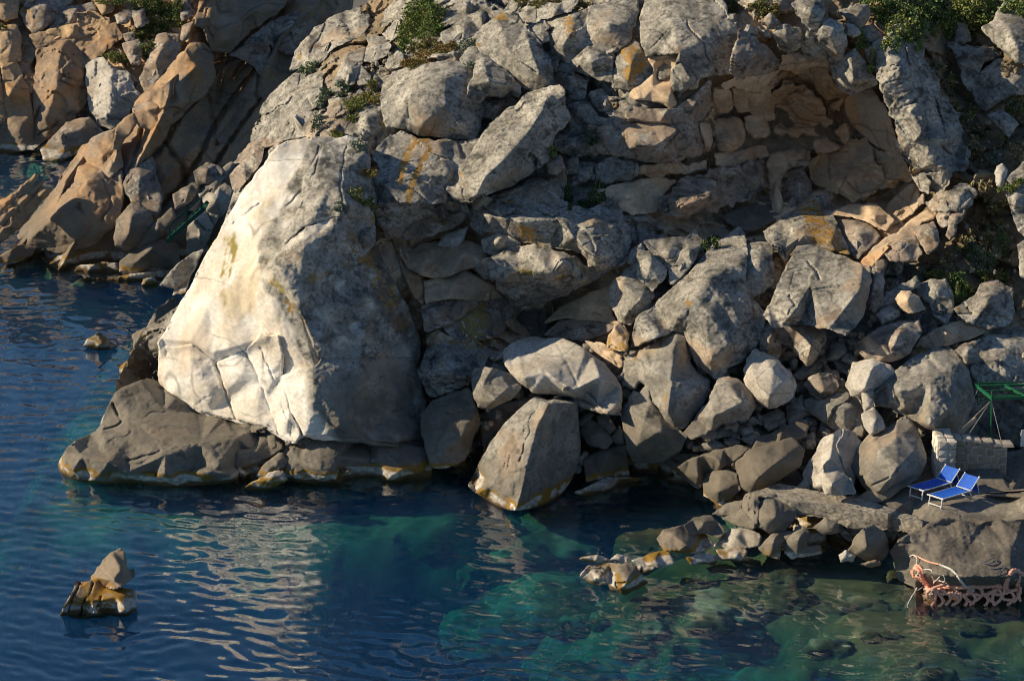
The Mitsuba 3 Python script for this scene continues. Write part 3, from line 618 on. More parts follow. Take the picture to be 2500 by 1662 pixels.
def headland_tone(p, n):
    pt = shapely.points(p[:, [0, 2]])
    j = .36 * (fbm(p * 2.2, 4, 4) - .5)
    a = sstep(.07, -.07, shapely.distance(LICHENED, pt) - .05 + j)[:, None]
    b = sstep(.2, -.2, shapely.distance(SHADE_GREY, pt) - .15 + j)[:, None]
    c = colour(p, n, 'white', 0, True, 2, .9)
    y = .6 * sstep(.60, .72, fbm(p * C(1.5, 1.5, .45) + 9, 3, 7))[:, None] * sstep(2.6, 4, p[:, 2])[:, None]
    c = c * (1 - .5 * y) + C(.42, .30, .08) * .5 * y
    k = p[:, 0] * .9 + p[:, 2] * .25
    c = c * (1 + .30 * (fbm(np.stack([k * 7, p[:, 1] * 2, p[:, 2] * .7], -1), 3, 17)[:, None] - .5) + .2 * (noise(p * 12, 18)[:, None] - .5))
    w = sstep(.50, .66, fbm(p * C(.6, .6, .35) + 33, 3, 19))[:, None] * sstep(5.5, 3.5, p[:, 2])[:, None]
    c = c * (1 - .45 * w) + C(.56, .42, .28) * .45 * w
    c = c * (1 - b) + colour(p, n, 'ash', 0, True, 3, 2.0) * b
    g = sstep(.06, -.06, shapely.distance(OLIVE_STAIN, pt) - .04 + 1.1 * j)[:, None] * (.25 + .7 * sstep(.4, .6, fbm(p * C(6, 6, 1.6), 3, 26)))[:, None]
    c = c * (1 - g) + C(.27, .22, .045) * g                      # olive lichen running down the white face
    c = c * (1 - a) + colour(p, n, 'grey', .28, True, 5) * a
    d = sstep(.16, -.10, shapely.distance(DARK_STAIN, pt) - .1 + 1.6 * j)[:, None] * (.35 + .6 * sstep(.38, .55, fbm(p * 3, 3, 27)))[:, None]
    o_ = sstep(.52, .6, fbm(p * 2.1 + 5, 3, 28))[:, None]
    return c * (1 - .8 * d) + (C(.075, .062, .05) * (1 - .6 * o_) + C(.24, .13, .035) * .6 * o_) * .8 * d


HEAD_FACE = Field('''640,335,69.2 690,322,69.4 740,318,69.6 800,318,69.6 850,345,69.2 838,420,68.4 860,480,67.8 865,560,67.8 900,640,67.5 935,710,67.3 968,790,67.1 965,870,66.7 985,960,66.3 992,1040,65.5 900,1030,64.1
 830,1018,63.7 700,1008,63.9 680,1022,64.0 640,1005,64.5 600,980,64.9 540,970,65.5 470,955,66.1 400,910,66.9 368,885,67.5 375,830,67.6 365,790,67.8 385,760,67.8 415,700,68.1 445,650,68.3 480,580,68.5 520,510,68.8 555,450,69.0 600,390,69.1
 690,360,68.8 740,400,67.9 640,450,68.0 590,520,67.5 700,480,67.2 800,470,66.9 790,400,68.0 600,590,66.5 700,565,65.8 760,540,66.2 640,620,65.3 540,640,66.8 480,700,67.0 560,720,66.0 690,720,64.75 640,740,65.1 725,850,64.3 650,790,65.0 655,835,65.0 700,845,64.6
 370,785,67.5 440,785,66.6 490,812,66.2 560,795,65.7 630,768,65.25 440,808,66.9 490,838,66.5 560,820,66.1 625,796,65.65 430,880,66.6 500,900,66.2 535,920,66.2 580,880,65.6 620,960,65.0 640,880,65.4 665,990,64.4 760,900,64.2 800,960,64.0 720,930,63.9 660,880,64.8 850,700,66.1 900,850,65.9  830,850,64.75 830,600,66.9 900,960,65.3''', 'D', smooth=.8, step=3.0)
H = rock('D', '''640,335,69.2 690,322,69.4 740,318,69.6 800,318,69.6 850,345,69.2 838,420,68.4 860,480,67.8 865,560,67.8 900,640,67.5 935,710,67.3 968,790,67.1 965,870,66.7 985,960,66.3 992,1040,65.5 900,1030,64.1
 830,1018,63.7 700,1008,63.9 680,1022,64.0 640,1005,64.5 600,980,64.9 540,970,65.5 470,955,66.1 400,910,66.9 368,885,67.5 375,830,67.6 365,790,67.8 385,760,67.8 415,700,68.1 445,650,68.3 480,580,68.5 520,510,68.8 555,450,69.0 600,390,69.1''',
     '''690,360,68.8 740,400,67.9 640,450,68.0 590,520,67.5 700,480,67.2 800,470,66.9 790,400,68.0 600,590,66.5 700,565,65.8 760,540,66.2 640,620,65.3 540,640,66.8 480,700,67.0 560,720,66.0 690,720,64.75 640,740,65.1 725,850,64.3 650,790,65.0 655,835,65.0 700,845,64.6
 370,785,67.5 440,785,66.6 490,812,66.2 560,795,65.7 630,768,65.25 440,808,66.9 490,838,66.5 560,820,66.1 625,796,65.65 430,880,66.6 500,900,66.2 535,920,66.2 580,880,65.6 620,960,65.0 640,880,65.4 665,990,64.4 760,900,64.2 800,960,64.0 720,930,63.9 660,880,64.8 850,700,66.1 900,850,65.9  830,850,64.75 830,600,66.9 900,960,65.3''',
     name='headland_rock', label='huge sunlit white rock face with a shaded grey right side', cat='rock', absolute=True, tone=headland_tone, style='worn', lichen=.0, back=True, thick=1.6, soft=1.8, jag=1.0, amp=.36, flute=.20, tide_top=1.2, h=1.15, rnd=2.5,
     cracks=[('500,840 525,900 545,960', .25, 2.2), ('610,800 640,880 665,940 675,1010', .35, 2.5), ('640,600 690,560 800,500', .15, 2.0), ('735,340 700,430 660,480', .12, 1.6),
             ('870,955 975,930', .10, 1.2), ('880,985 980,950', .08, 1.0), ('700,1000 640,870', .1, 1.6), ('540,510 600,470', .15, 2), ('650,870 700,850', .15, 2), ('470,950 640,985', .12, 1.5)])
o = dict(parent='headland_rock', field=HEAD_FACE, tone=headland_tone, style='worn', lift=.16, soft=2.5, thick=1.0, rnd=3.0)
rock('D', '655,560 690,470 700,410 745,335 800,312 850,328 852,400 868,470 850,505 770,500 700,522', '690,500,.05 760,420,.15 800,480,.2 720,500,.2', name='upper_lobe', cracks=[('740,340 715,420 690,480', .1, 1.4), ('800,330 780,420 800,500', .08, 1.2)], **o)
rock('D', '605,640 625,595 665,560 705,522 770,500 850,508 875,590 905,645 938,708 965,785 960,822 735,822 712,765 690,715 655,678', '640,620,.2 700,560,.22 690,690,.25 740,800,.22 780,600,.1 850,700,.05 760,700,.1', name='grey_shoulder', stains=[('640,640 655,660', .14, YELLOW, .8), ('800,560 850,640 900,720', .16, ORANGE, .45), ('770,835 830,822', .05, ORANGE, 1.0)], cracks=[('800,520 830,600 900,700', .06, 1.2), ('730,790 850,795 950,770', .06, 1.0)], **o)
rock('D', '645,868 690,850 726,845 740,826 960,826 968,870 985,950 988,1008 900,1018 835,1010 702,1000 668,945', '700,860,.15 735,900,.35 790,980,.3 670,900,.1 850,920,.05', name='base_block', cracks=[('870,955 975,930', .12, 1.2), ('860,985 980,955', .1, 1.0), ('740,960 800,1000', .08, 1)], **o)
rock('D', '369,800 440,796 492,832 516,915 542,966 470,950 400,906 366,882', '440,830,.2 480,900,.25', name='pillar', **{**o, 'lift': .1})
rock('D', '500,836 558,812 592,866 628,955 642,1002 600,980 546,966 526,912', '560,850,.25 590,930,.25', name='pillar', **{**o, 'lift': .14})
rock('D', '566,808 600,768 642,772 652,830 648,872 668,945 694,1002 682,1018 646,1002 626,950 596,868', '620,800,.3 630,880,.35 660,970,.3', name='pillar', cracks=[('600,800 640,900 672,1000', .1, 1.2)], **{**o, 'lift': .2})
# the low shelf at its foot
o = dict(name='shelf_rock', cat='rock', tone='dark', style='smooth', tide_top=3.0, lichen=0, amp=1.3, lift=.2)
DK = dict(o, tone='ash')
rock('4', '''315,1195 390,1080,64.3 550,1000,65.4 600,860,66.8 640,790,67.4 790,725,68.2 850,735,68.2 950,820,67.2 1100,910,66.4 1220,950,66.1 1400,985,65.6 1500,1000,65.3 1560,1080,64.9 1500,1130,64.3 1330,1235 1290,1290 1100,1307 930,1320 860,1310 700,1290 550,1302 400,1280 330,1240''',
     '''400,1100,63.9 560,1020,64.7 620,880,66.1 660,810,66.5 800,750,67.3 950,840,66.5 1200,965,65.6 1480,1020,64.9 700,900,65.7 900,900,65.9 700,1050,64.2 450,1150,63.6 600,1180,63.2 900,1150,63.2 850,1000,64.6 1100,1080,63.9 1300,1050,64.4 350,1200,63.9 400,1220,63.4 700,1240,63.1 900,1240,62.9 1200,1200,63.2 550,1250,63.1''',
     label='broad low dark shelf of rock jutting into the sea below the white face', absolute=True, thick=3, cracks=[('620,870 660,960 560,1010', .25, 2), ('660,960 900,900', .1, 1.5), ('700,1180 860,1130 1000,1140', .15, 2)], **DK)
rock('4', '700,1230 740,1180 900,1150 1000,1140 940,1210 905,1322 860,1312 710,1292', '750,1190,-.1 900,1170,0 800,1240,.5 880,1250,.6', label='blunt rock knob at the front of the dark shelf, barnacled below', cracks=[('855,1250 862,1320', .25, 1.2)], **{**DK, 'lift': .4})
rock('4', '920,1312 960,1220 1020,1145 1150,1170 1312,1222 1292,1287 1100,1307 940,1322', '1040,1170,.1 1000,1240,.5 1150,1230,.6 1250,1250,.4', label='wedge of dark rock at the right front of the shelf above the barnacle line', **{**DK, 'lift': .3})
rock('4', '1020,1130 1150,1060 1300,1015 1480,1045 1562,1100 1480,1150 1312,1228 1150,1177', '1150,1080,-.4 1300,1040,-.7 1300,1130,.4 1400,1120,.3 1150,1140,.5', label='dark slab lying on the right end of the shelf', **{**DK, 'lift': .1})
rock('4', '655,655 710,610 705,570 730,560 725,480 790,440 830,380 840,340 960,283 975,330 890,450 872,520 885,640 868,742 720,733 662,715', '740,600,.4 760,500,.3 850,400,.3 800,650,.7 720,690,.5 850,600,.4', label='ragged fluted rock sticking out behind the white face', **{**DK, 'field': Field('655,700,W 720,733,W 860,742,W 960,283,76.5 800,440,75', '4'), 'lift': .1, 'style': 'strata', 'jag': 1.8, 'lichen': 0})
rock('4', '545,1000 560,940 600,880 612,960 640,960 660,980 600,1010', '', label='pale flake of rock on the seaward edge of the dark shelf', **{**DK, 'field': Field('545,1000,66.2 600,880,67.0 660,980,66.2', '4'), 'lift': .6, 'tone': 'pale'})
rock('D', '650,1080 665,1040 705,1003 830,1013 880,1018 992,1036 997,1095 960,1122 870,1130 760,1122 690,1110', '705,1010,-.6 830,1018,-.7 690,1060,.2 780,1050,.3 870,1060,.4 950,1070,.3 760,1095,.7 900,1100,.7', label='grey wave-worn rock base below the shaded side of the headland, right of the shelf', cracks=[('860,1020 850,1060 880,1090', .15, 2)], **{**DK, 'lift': .3})
rock('D', '560,1127 600,1098 650,1083 662,1105 612,1132', '', label='small barnacled rock lying at the water between shelf and base rock', **{**DK, 'lift': .8, 'tone': 'pale', 'style': 'rough'})
rock('D', '590,1100 605,1070 650,1038 660,1072 622,1097', '', label='barnacled wedge of rock in the cleft right of the shelf', **{**DK, 'lift': .4})
o = dict(name='sea_rock', cat='rock', tone='ochre', style='rough', tide_top=1.5, lichen=0)
rock('4', '455,548 480,515 540,478 580,500 640,552 590,564 500,562', '540,490,.5 560,530,.6', label='small lone rock in the blue water left of the headland', **{**o, 'field': Field('455,558,W 640,560,W 540,478,76.0', '4'), 'lift': .15})
o = dict(o, tone='tan')
IS = Field('300,768,W 640,768,W 440,640,55.7 640,600,55.9 560,478,56.0 440,640,55.7', '7')
rock('7', '435,640 440,600 470,570 530,500 572,477 600,490 607,560 620,575 645,570 648,600 600,645 560,662 500,650', '560,490,.0 590,500,.1 520,560,.3 580,570,.7 470,610,.3 540,620,.9 575,640,1.0 620,600,.2', label='pointed upper half of the rock islet standing in the open blue water', stains=[('450,620 520,605 550,605', .09, ORANGE, .6), ('545,640 560,625', .07, (.5, .47, .42), .9)], **{**o, 'field': IS, 'lift': .1, 'style': 'block', 'amp': .7})
rock('7', '285,790 300,750 340,690 370,635 440,628 520,658 640,668 660,720 650,775 610,795 440,800', '360,700,.6 380,650,.1 450,650,.1 440,720,.6 560,700,.5 600,690,.3 320,760,.5 450,775,.8 600,765,.6', label='cracked lower block of the rock islet in the open blue water', cracks=[('385,640 330,770', .3, 1.3), ('440,640 375,780', .3, 1.3), ('490,700 430,780', .2, 1.2)], stains=[('340,700 400,690', .09, ORANGE, .55), ('450,690 580,700', .08, ORANGE, .7), ('310,735 380,730', .08, (.5, .47, .42), .8), ('440,735 600,730', .10, (.5, .47, .42), .8)], **{**o, 'field': IS, 'lift': .15, 'style': 'block', 'amp': .7})
# ------------------------------------------------------------------ recess in the middle: strata and blocks of the cliff
o = dict(P, parent=CL, tone='tan', style='worn', lift=.35, tide=False, lichen=0)
rock('5', '330,160 400,165 410,260 480,360 510,440 490,520 440,470 380,330', '420,350,.2', **{**o, 'tone': 'ochre', 'lift': .1})
rock('5', '390,275 480,200 690,180 800,210 822,280 700,332 560,372 470,352 410,322', '500,260,.5 700,240,.5 480,330,.7 620,330,.7 780,280,.5', **o)
rock('5', '560,205 600,150 720,110 690,180 660,215', '', **{**o, 'tone': 'pale', 'lift': .7})
rock('5', '490,390 560,372 700,332 770,370 855,420 780,482 620,482 500,502', '640,400,.4 600,470,.5', cracks=[('500,420 640,380 700,400', .12, 1.5)], **o)
rock('5', '480,525 560,480 760,490 765,530 620,612 500,642', '560,540,.5 700,520,.5', **{**o, 'tone': 'rose', 'lift': .4})
rock('5', '595,625 760,500 900,470 955,540 902,642 760,702 660,690', '740,560,.5 850,560,.4', **{**o, 'tone': 'rose', 'lichen': .1, 'lift': .2}, stains=[('710,580 780,560 770,640', .22, YELLOW, .7)])
rock('5', '800,370 870,440 920,500 950,540 900,480 790,490', '', **{**o, 'lift': .1})
rock('5', '950,620 1000,540 1110,520 1130,600 1100,690 1000,680', '', **{**o, 'tone': 'dark', 'lift': -.6})
rock('5', '1108,602 1190,520 1340,450 1450,415 1450,560 1475,605 1330,592 1200,572', '1300,510,.4', **{**o, 'lift': .1})
rock('5', '1108,662 1190,590 1330,600 1475,620 1432,652 1300,697', '1300,640,.4', **{**o, 'tone': 'rose', 'lift': .3})
rock('5', '465,850 510,740 620,700 740,690 835,735 800,820 740,862 722,922 620,962 520,982 490,920', '600,740,.3 560,860,.7 700,880,.6', cracks=[('480,890 620,880 740,840', .15, 1.5), ('500,940 620,910 720,890', .15, 1.5)], **{**o, 'style': 'strata', 'tone': 'grey', 'lichen': .1, 'lift': .5}, stains=[('660,730 760,720 800,760', .2, ORANGE, .5)])
o = dict(tone='ash', style='worn', lift=.6, h=1.05)
rock('5', '480,1070 540,1000 720,930 742,960 772,1110 702,1302 620,1342 530,1342 500,1250 478,1130', '560,1010,-.1 700,950,-.1 600,1080,.6 730,1110,.6 600,1250,.4 690,1180,.6', label='blue grey boulder jammed in the cleft right of the headland rock', cracks=[('490,1080 600,1060 680,1050', .12, 1.5)], **o)
rock('5', '735,862 745,835 790,823 860,838 930,862 988,930 940,992 830,1042 770,1032 745,962', '745,850,-.2 830,850,.7 855,1000,.7 780,930,.3 930,930,.1', label='blunt boulder half lit and half in shade, left of the upright fin', **{**o, 'lift': 1.2})
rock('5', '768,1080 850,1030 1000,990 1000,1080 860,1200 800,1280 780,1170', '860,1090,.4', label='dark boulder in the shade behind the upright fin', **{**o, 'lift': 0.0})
rock('5', '893,740 960,700 1040,668 1110,680 1220,688 1300,730 1400,800 1470,880 1512,960 1497,1067 1420,1062 1340,1022 1270,992 1160,962 1060,967 970,900 910,820', '960,720,.1 1040,680,-.1 1200,700,.0 1310,735,.3 1390,880,1.0 1430,1040,.9 1100,850,.7 1250,950,1.0 1000,880,.5 1480,950,.1', label='leaf shaped pale boulder resting above the upright fin', cracks=[('1130,690 1220,790 1280,960', .05, 2.5), ('1040,750 1140,890', .05, 3)], **{**o, 'tone': 'pale', 'lift': 1.3, 'style': 'smooth', 'rnd': 6, 'jag': 1.5})
rock('5', '1265,985 1340,1020 1420,1060 1500,1068 1400,1065 1300,1035 1268,1015', '', label='thin pale flake under the leaf shaped boulder', **{**o, 'tone': 'pale', 'lift': 1.4})
FIN = Field('720,1440,W 950,1560,W 1180,1490,W 1260,1390,W.3 1230,930,W-1.2 1060,980,63.5 1268,935,63.6 860,1170,62.6', '5')
rock('5', '1150,948 1230,928 1268,935 1277,1100 1292,1250 1252,1390 1182,1492 1080,1542 950,1562 850,1532 718,1442 740,1390 790,1290 860,1170 940,1080 1060,980',
     '1200,938,62.9 1130,1010,62.45 1070,1130,62.0 1030,1280,61.55 1000,1420,61.1 960,1555,60.75 1060,985,63.4 940,1085,63.2 860,1175,62.9 790,1295,62.6 722,1440,62.3 900,1250,62.2 850,1420,61.7 1265,940,63.8 1277,1100,63.7 1290,1250,63.5 1250,1390,63.0 1180,1490,62.5 1080,1540,61.7 1150,1250,62.6',
     name='fin_rock', cat='rock', label='tall pointed fin of rock rising from the water, left side sunlit', absolute=True, tone='ash', style='smooth', tide_top=.7, lichen=0, thick=2.0, rnd=2.5,
     cracks=[('1085,1010 1040,1100 1015,1190 985,1300', .12, 1.1), ('1005,1030 930,1120 870,1230', .05, 1.0), ('955,1140 880,1390', .05, 1.0), ('1010,1130 940,1260 885,1420', .07, 1.0)], h=1.15)
scene[[k for k in scene if k == 'fin_rock'][0]]
for s, l in (('1270,1100 1340,1053 1362,1070 1300,1132 1275,1132', 'small grey stone right of the upright fin, just under the leaf boulder'), ('1375,1080 1400,1060 1432,1062 1472,1140 1440,1172 1380,1122', 'small pale edged stone below the tail of the leaf boulder'),
             ('1285,1160 1320,1083 1400,1130 1462,1200 1420,1252 1330,1222', 'shaded bluish block in the hollow right of the upright fin'), ('1452,1190 1490,1128 1512,1160 1522,1222 1470,1222', 'little shaded stone in the hollow against the ragged boulder')):
    rock('5', s, label=l, **{**o, 'lift': .9, 'dome': .7})
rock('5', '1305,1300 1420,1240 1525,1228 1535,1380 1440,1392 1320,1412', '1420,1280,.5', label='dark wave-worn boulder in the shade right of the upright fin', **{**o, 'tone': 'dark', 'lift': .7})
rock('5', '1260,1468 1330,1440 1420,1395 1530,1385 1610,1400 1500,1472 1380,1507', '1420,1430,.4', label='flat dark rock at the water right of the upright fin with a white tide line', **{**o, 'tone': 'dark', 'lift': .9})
rock('5', '1308,692 1380,698 1430,720 1512,770 1492,822 1440,802 1370,752', '1400,730,.4', label='tan rock lodged behind the top of the leaf shaped boulder', **{**o, 'tone': 'tan', 'style': 'rough', 'lift': .9, 'tide': False})
rock('5', '1428,702 1478,598 1537,660 1522,742 1440,732', '1480,640,.4 1500,720,.3', label='little orange block perched above the leaf shaped boulder', **{**o, 'tone': 'tan', 'style': 'block', 'lift': 1.2, 'lichen': .5, 'tide': False})
o = dict(tone='grey', style='block', lift=.9, h=1.08)
rock('5', '1518,292 1550,230 1605,188 1615,230 1560,312', '', label='small grey slab leaning on the overhanging ledge', **o)
rock('5', '1447,412 1580,288 1622,360 1672,462 1652,512 1540,612 1480,602 1443,480', '1500,400,.4 1580,330,.6 1600,480,.6 1520,560,.5', label='grey slab standing below the overhanging ledge', **o)
rock('5', '1588,232 1640,238 1732,330 1722,372 1660,442 1580,370', '1650,300,.5', label='wedge shaped grey slab in the middle of the slab pile', **{**o, 'lift': 1.2})
rock('5', '1618,188 1670,180 1760,168 1832,165 1832,250 1740,332 1680,272', '1740,240,.5', label='uppermost grey slab of the slab pile under the cave', **o)
rock('6', '78,345 150,220 170,170 200,133 227,180 217,260 160,332 85,402', '170,240,.5', label='curved grey slab at the right of the slab pile', **{**o, 'lift': 1.1})
rock('6', '-20,520 160,360 290,210 425,118 452,150 467,230 462,370 500,480 562,560 542,680 440,802 370,832 360,872 310,892 260,852 200,802 150,640 90,642 0,682 -120,722 -100,580', '-90,600,.4 160,390,.0 290,240,-.2 430,140,-.3 420,300,.3 0,672,1.0 120,560,1.1 265,392,1.0 330,480,.9 250,620,1.1 450,500,.6 400,700,.8 280,800,.8 520,600,.1', label='massive lichened grey boulder sloping down right of the slab pile', cracks=[('150,640 170,540', .08, 1.5)], **{**o, 'style': 'worn', 'lift': 1.1, 'soft': 4})
rock('6', '-172,920 -165,800 -90,738 -15,728 60,658 155,640 172,800 232,860 282,900 282,960 200,1062 150,1142 60,1132 -30,950 -80,902 -110,942', '-150,830,.0 -60,760,.3 100,720,.9 -20,840,.8 80,900,1.0 200,930,.6 60,1050,.8', label='pinkish grey ragged boulder under the massive lichened boulder', cracks=[('-40,770 60,760 150,770', .03, 1.2)], **{**o, 'tone': 'ash', 'style': 'worn', 'lift': 1.0, 'jag': 1.8})
rock('6', '-175,1062 -110,950 -80,962 -30,900 -30,990 30,1080 110,1142 160,1182 130,1252 30,1312 -110,1312 -150,1242', '-120,1000,.1 -60,1100,.7 30,1150,.8 -100,1240,.6', label='rounded shaded boulder low beside the hollow right of the fin', **{**o, 'tone': 'ash', 'style': 'worn', 'lift': 1.0})
rock('6', '455,255 472,198 602,203 597,405 540,452 490,485 462,390', '530,300,.4', label='flat grey slab beside the massive lichened boulder', **{**o, 'lift': .7})
rock('6', '550,135 660,60 720,20 790,-50 895,-60 912,60 952,160 995,252 830,240 740,210 690,232 660,290 610,222', '660,90,.1 790,-20,-.1 760,150,.7 900,180,.7 640,230,.5', label='grey slab with bright orange lichen at the mouth of the cave', **{**o, 'lift': .8, 'lichen': .3}, stains=[('820,120 900,180 940,220 860,200', .30, ORANGE, .75), ('700,30 800,60 860,120', .22, ORANGE, .5)])
rock('6', '548,560 610,450 650,340 722,213 785,198 870,230 1012,288 1102,320 1097,420 1062,560 977,672 880,632 750,602 605,622', '620,470,.1 730,225,-.3 870,240,-.2 1085,330,.2 1045,430,.6 970,655,1.0 800,400,.5 700,560,1.0 880,615,1.2 600,590,.7 1090,420,-.4 1060,560,-.1', label='big square pale grey boulder right of centre', cracks=[('745,250 845,380', .25, 1.6), ('690,470 720,520 680,560', .2, 2)], **{**o, 'lift': 1.7, 'lichen': .0, 'soft': 1.5, 'rnd': 2, 'amp': .55})
rock('6', '910,62 1000,65 1070,82 1152,160 1090,212 1030,262 980,212', '1040,150,.5', label='dark wedge of rock under the flat tan rock at the cave mouth', **{**o, 'tone': 'rose', 'lift': .5})
rock('6', '907,42 990,3 1130,-5 1217,80 1180,132 1130,112 1040,72', '1000,30,.0 1120,60,.5', label='flat tan rock on the cave floor', **{**o, 'tone': 'tan', 'lift': .8, 'tide': False, 'lichen': 0})
rock('6', '1055,290 1180,170 1390,28 1422,60 1350,102 1200,212 1150,282 1090,325', '1250,120,.3', label='long tan slab sloping across the right of the cave mouth', **{**o, 'tone': 'tan', 'lift': .9, 'tide': False, 'lichen': 0})
rock('6', '1162,230 1250,150 1312,128 1362,250 1330,282 1270,293 1200,287', '1250,200,.5', label='rounded tan grey block below the long tan slab', **{**o, 'lift': 1.3, 'tone': 'rose'})
rock('6', '1308,122 1420,80 1452,160 1442,222 1390,242 1350,182', '1390,140,.4', label='upright brown grey block at the foot of the rock rib', **{**o, 'lift': 1.4, 'tone': 'rose'})
rock('6', '1078,502 1110,420 1130,280 1170,228 1182,270 1167,352 1160,500 1120,552', '1130,420,.4', label='thin upright pinkish slab right of the square boulder', **{**o, 'lift': 1.0, 'tone': 'rose'})
rock('6', '1143,470 1240,420 1330,368 1352,400 1290,442 1190,512 1150,522', '', label='low grey block right of the thin upright slab', **{**o, 'lift': .9, 'dome': .4})
rock('6', '1218,482 1255,440 1300,436 1342,470 1382,532 1300,552 1250,522', '1290,480,.5', label='small orange tan cube of rock on the right slope', **{**o, 'lift': 1.5, 'tone': 'tan', 'lichen': .3, 'tide': False})
rock('6', '1128,560 1190,508 1250,530 1242,570 1160,607', '', label='pitted grey rock left of the orange tan cube', **{**o, 'lift': 1.1, 'dome': .5})
o2 = dict(P, parent=CL, tone='grey', style='wild', amp=.5, lift=.7, lichen=.2)
rock('6', '1330,410 1400,385 1480,378 1520,440 1522,540 1480,592 1420,562 1390,500 1340,462', '1430,430,.5', **o2)
rock('6', '1528,530 1640,460 1660,408 1740,388 1822,430 1832,540 1790,612 1700,632 1590,602', '1700,480,.6', **o2)
rock('6', '1300,792 1360,680 1480,610 1560,598 1685,640 1600,682 1480,722 1350,782', '1480,650,.4', **{**o2, 'tone': 'tan', 'style': 'strata', 'amp': 1, 'lift': .5, 'tide': False})
rock('6', '1600,850 1640,700 1720,640 1860,640 1985,660 1985,930 1860,960 1720,900 1650,930', '1760,760,.4', **{**o2, 'style': 'worn', 'amp': 1, 'lift': .2, 'lichen': 0})
rock('6', '1038,702 1150,630 1260,588 1350,588 1362,640 1302,762 1200,802 1080,792 1030,742', '1100,690,.4 1250,640,.5 1200,760,.5', label='pale tan boulder with a scooped top on the right slope', cracks=[('1190,700 1210,740 1270,720', .15, 2.5)], **{**o, 'lift': 1.2, 'tone': 'rose', 'style': 'worn', 'tide': False, 'lichen': 0})
rock('6', '538,660 570,610 700,618 862,618 872,680 840,742 800,812 772,818 730,772 690,722 640,702 618,790 538,765', '700,640,.2 800,700,.7 780,780,.6 580,690,.5', label='brown grey block wedged under the big square boulder', **{**o, 'lift': 1.1, 'tone': 'rose', 'lichen': .35})
rock('6', '447,850 470,790 512,743 560,768 620,788 692,850 722,920 702,982 620,1034 580,1042 510,992 455,922', '510,760,.1 500,870,.6 600,850,.9 660,900,.8 580,990,.9', label='white faceted boulder below the square boulder', **{**o, 'lift': 1.3, 'tone': 'pale', 'lichen': 0, 'tide_top': .5})
rock('6', '148,1162 210,1080 270,1000 320,888 380,878 440,898 502,960 512,1030 470,1092 350,1112 260,1172 180,1197', '300,960,.3 380,920,.5 440,1010,.8 300,1080,.8', label='long grey boulder lying left of the white faceted boulder', cracks=[('310,960 420,1000 500,1060', .03, 1)], **{**o, 'lift': 1.3, 'tone': 'ash', 'lichen': 0})
rock('6', '757,912 800,868 880,843 932,920 902,972 840,982 790,962', '840,880,.4 860,950,.5', label='tan grey block right of the white faceted boulder', **{**o, 'lift': 1.0, 'tone': 'rose', 'lichen': 0})
rock('6', '977,920 1010,808 1110,783 1200,820 1222,860 1130,932 1060,977 1000,972', '1020,850,.5 1110,830,.8 1070,940,.8 1180,860,.2', label='white lit boulder above the big veined boulder', **{**o, 'lift': 1.2, 'tone': 'pale', 'lichen': 0, 'style': 'worn', 'tide_top': .5})
rock('6', '1108,932 1180,880 1280,800 1400,738 1502,723 1560,790 1602,850 1632,1000 1572,1132 1520,1172 1400,1152 1280,1082 1210,1032 1120,1032', '1180,900,.2 1290,820,.2 1400,750,-.1 1500,735,-.4 1250,950,.9 1400,900,.9 1500,1050,.9 1400,1120,1.0 1590,950,.3', label='big dark boulder with pale quartz veins beside the green frame', cracks=[('1110,1000 1180,900 1230,960 1280,1060', .2, 3), ('1300,830 1400,780 1450,850', .2, 4)], **{**o, 'lift': 1.0, 'tone': 'ash', 'style': 'worn', 'lichen': 0, 'amp': 1.5})
rock('6', '1528,742 1580,698 1642,698 1642,792 1590,822', '', label='small brown rock above the big veined boulder', **{**o, 'lift': 1.1, 'tone': 'rose', 'dome': .5})
rock('6', '757,1000 860,978 920,950 1012,958 1052,1000 1062,1152 1040,1202 950,1182 880,1122 800,1072', '850,1010,.3 960,1050,.6', label='dark pitted rock behind the white triangular boulder', **{**o, 'lift': .8, 'style': 'wild', 'amp': .6, 'tone': 'ash'})
rock('6', '1057,952 1090,928 1112,960 1112,1030 1062,1062', '', label='small pale upright stone left of the big veined boulder', **{**o, 'lift': 1.5, 'tone': 'pale', 'dome': .6})
rock('6', '1057,1072 1110,1038 1152,1080 1172,1142 1100,1172 1070,1132', '', label='smooth white stone above the large rounded boulder', **{**o, 'lift': 1.6, 'tone': 'pale', 'dome': .6, 'style': 'worn'})
rock('6', '728,1442 790,1310 860,1180 930,1148 1012,1165 1055,1210 1030,1300 1012,1442 860,1472 780,1446', '800,1320,.1 880,1180,.2 915,1165,.6 890,1290,1.1 870,1420,1.1 1010,1200,.1 990,1350,.1', label='white triangular boulder behind the concrete jetty', **{**o, 'lift': 1.1, 'tone': 'pale', 'lichen': 0, 'style': 'block', 'tide_top': .7})
rock('6', '857,1440 858,1330 890,1298 930,1338 1002,1400 1022,1472 930,1482 870,1472', '890,1330,.5 900,1430,.8', label='small pointed stone in front of the white triangular boulder', **{**o, 'lift': 2.1, 'tone': 'pale', 'lichen': 0, 'style': 'worn', 'tide_top': .7})
rock('6', '983,1290 1060,1208 1100,1168 1190,1138 1270,1078 1302,1098 1350,1180 1385,1290 1355,1382 1270,1442 1180,1492 1100,1492 1060,1442 1020,1370', '1010,1300,.2 1110,1180,.2 1270,1090,.2 1220,1200,.8 1150,1260,1.0 1080,1400,.9 1240,1350,1.2 1330,1250,.5 1150,1460,1.0', label='large rounded grey boulder beside the stone pillar and the sunbeds', cracks=[('1060,1460 1170,1410 1300,1300', .15, 1.5), ('1190,1140 1120,1210', .06, 2)], **{**o, 'lift': 1.2, 'tone': 'ash', 'lichen': 0, 'style': 'smooth', 'tide_top': 1.8})
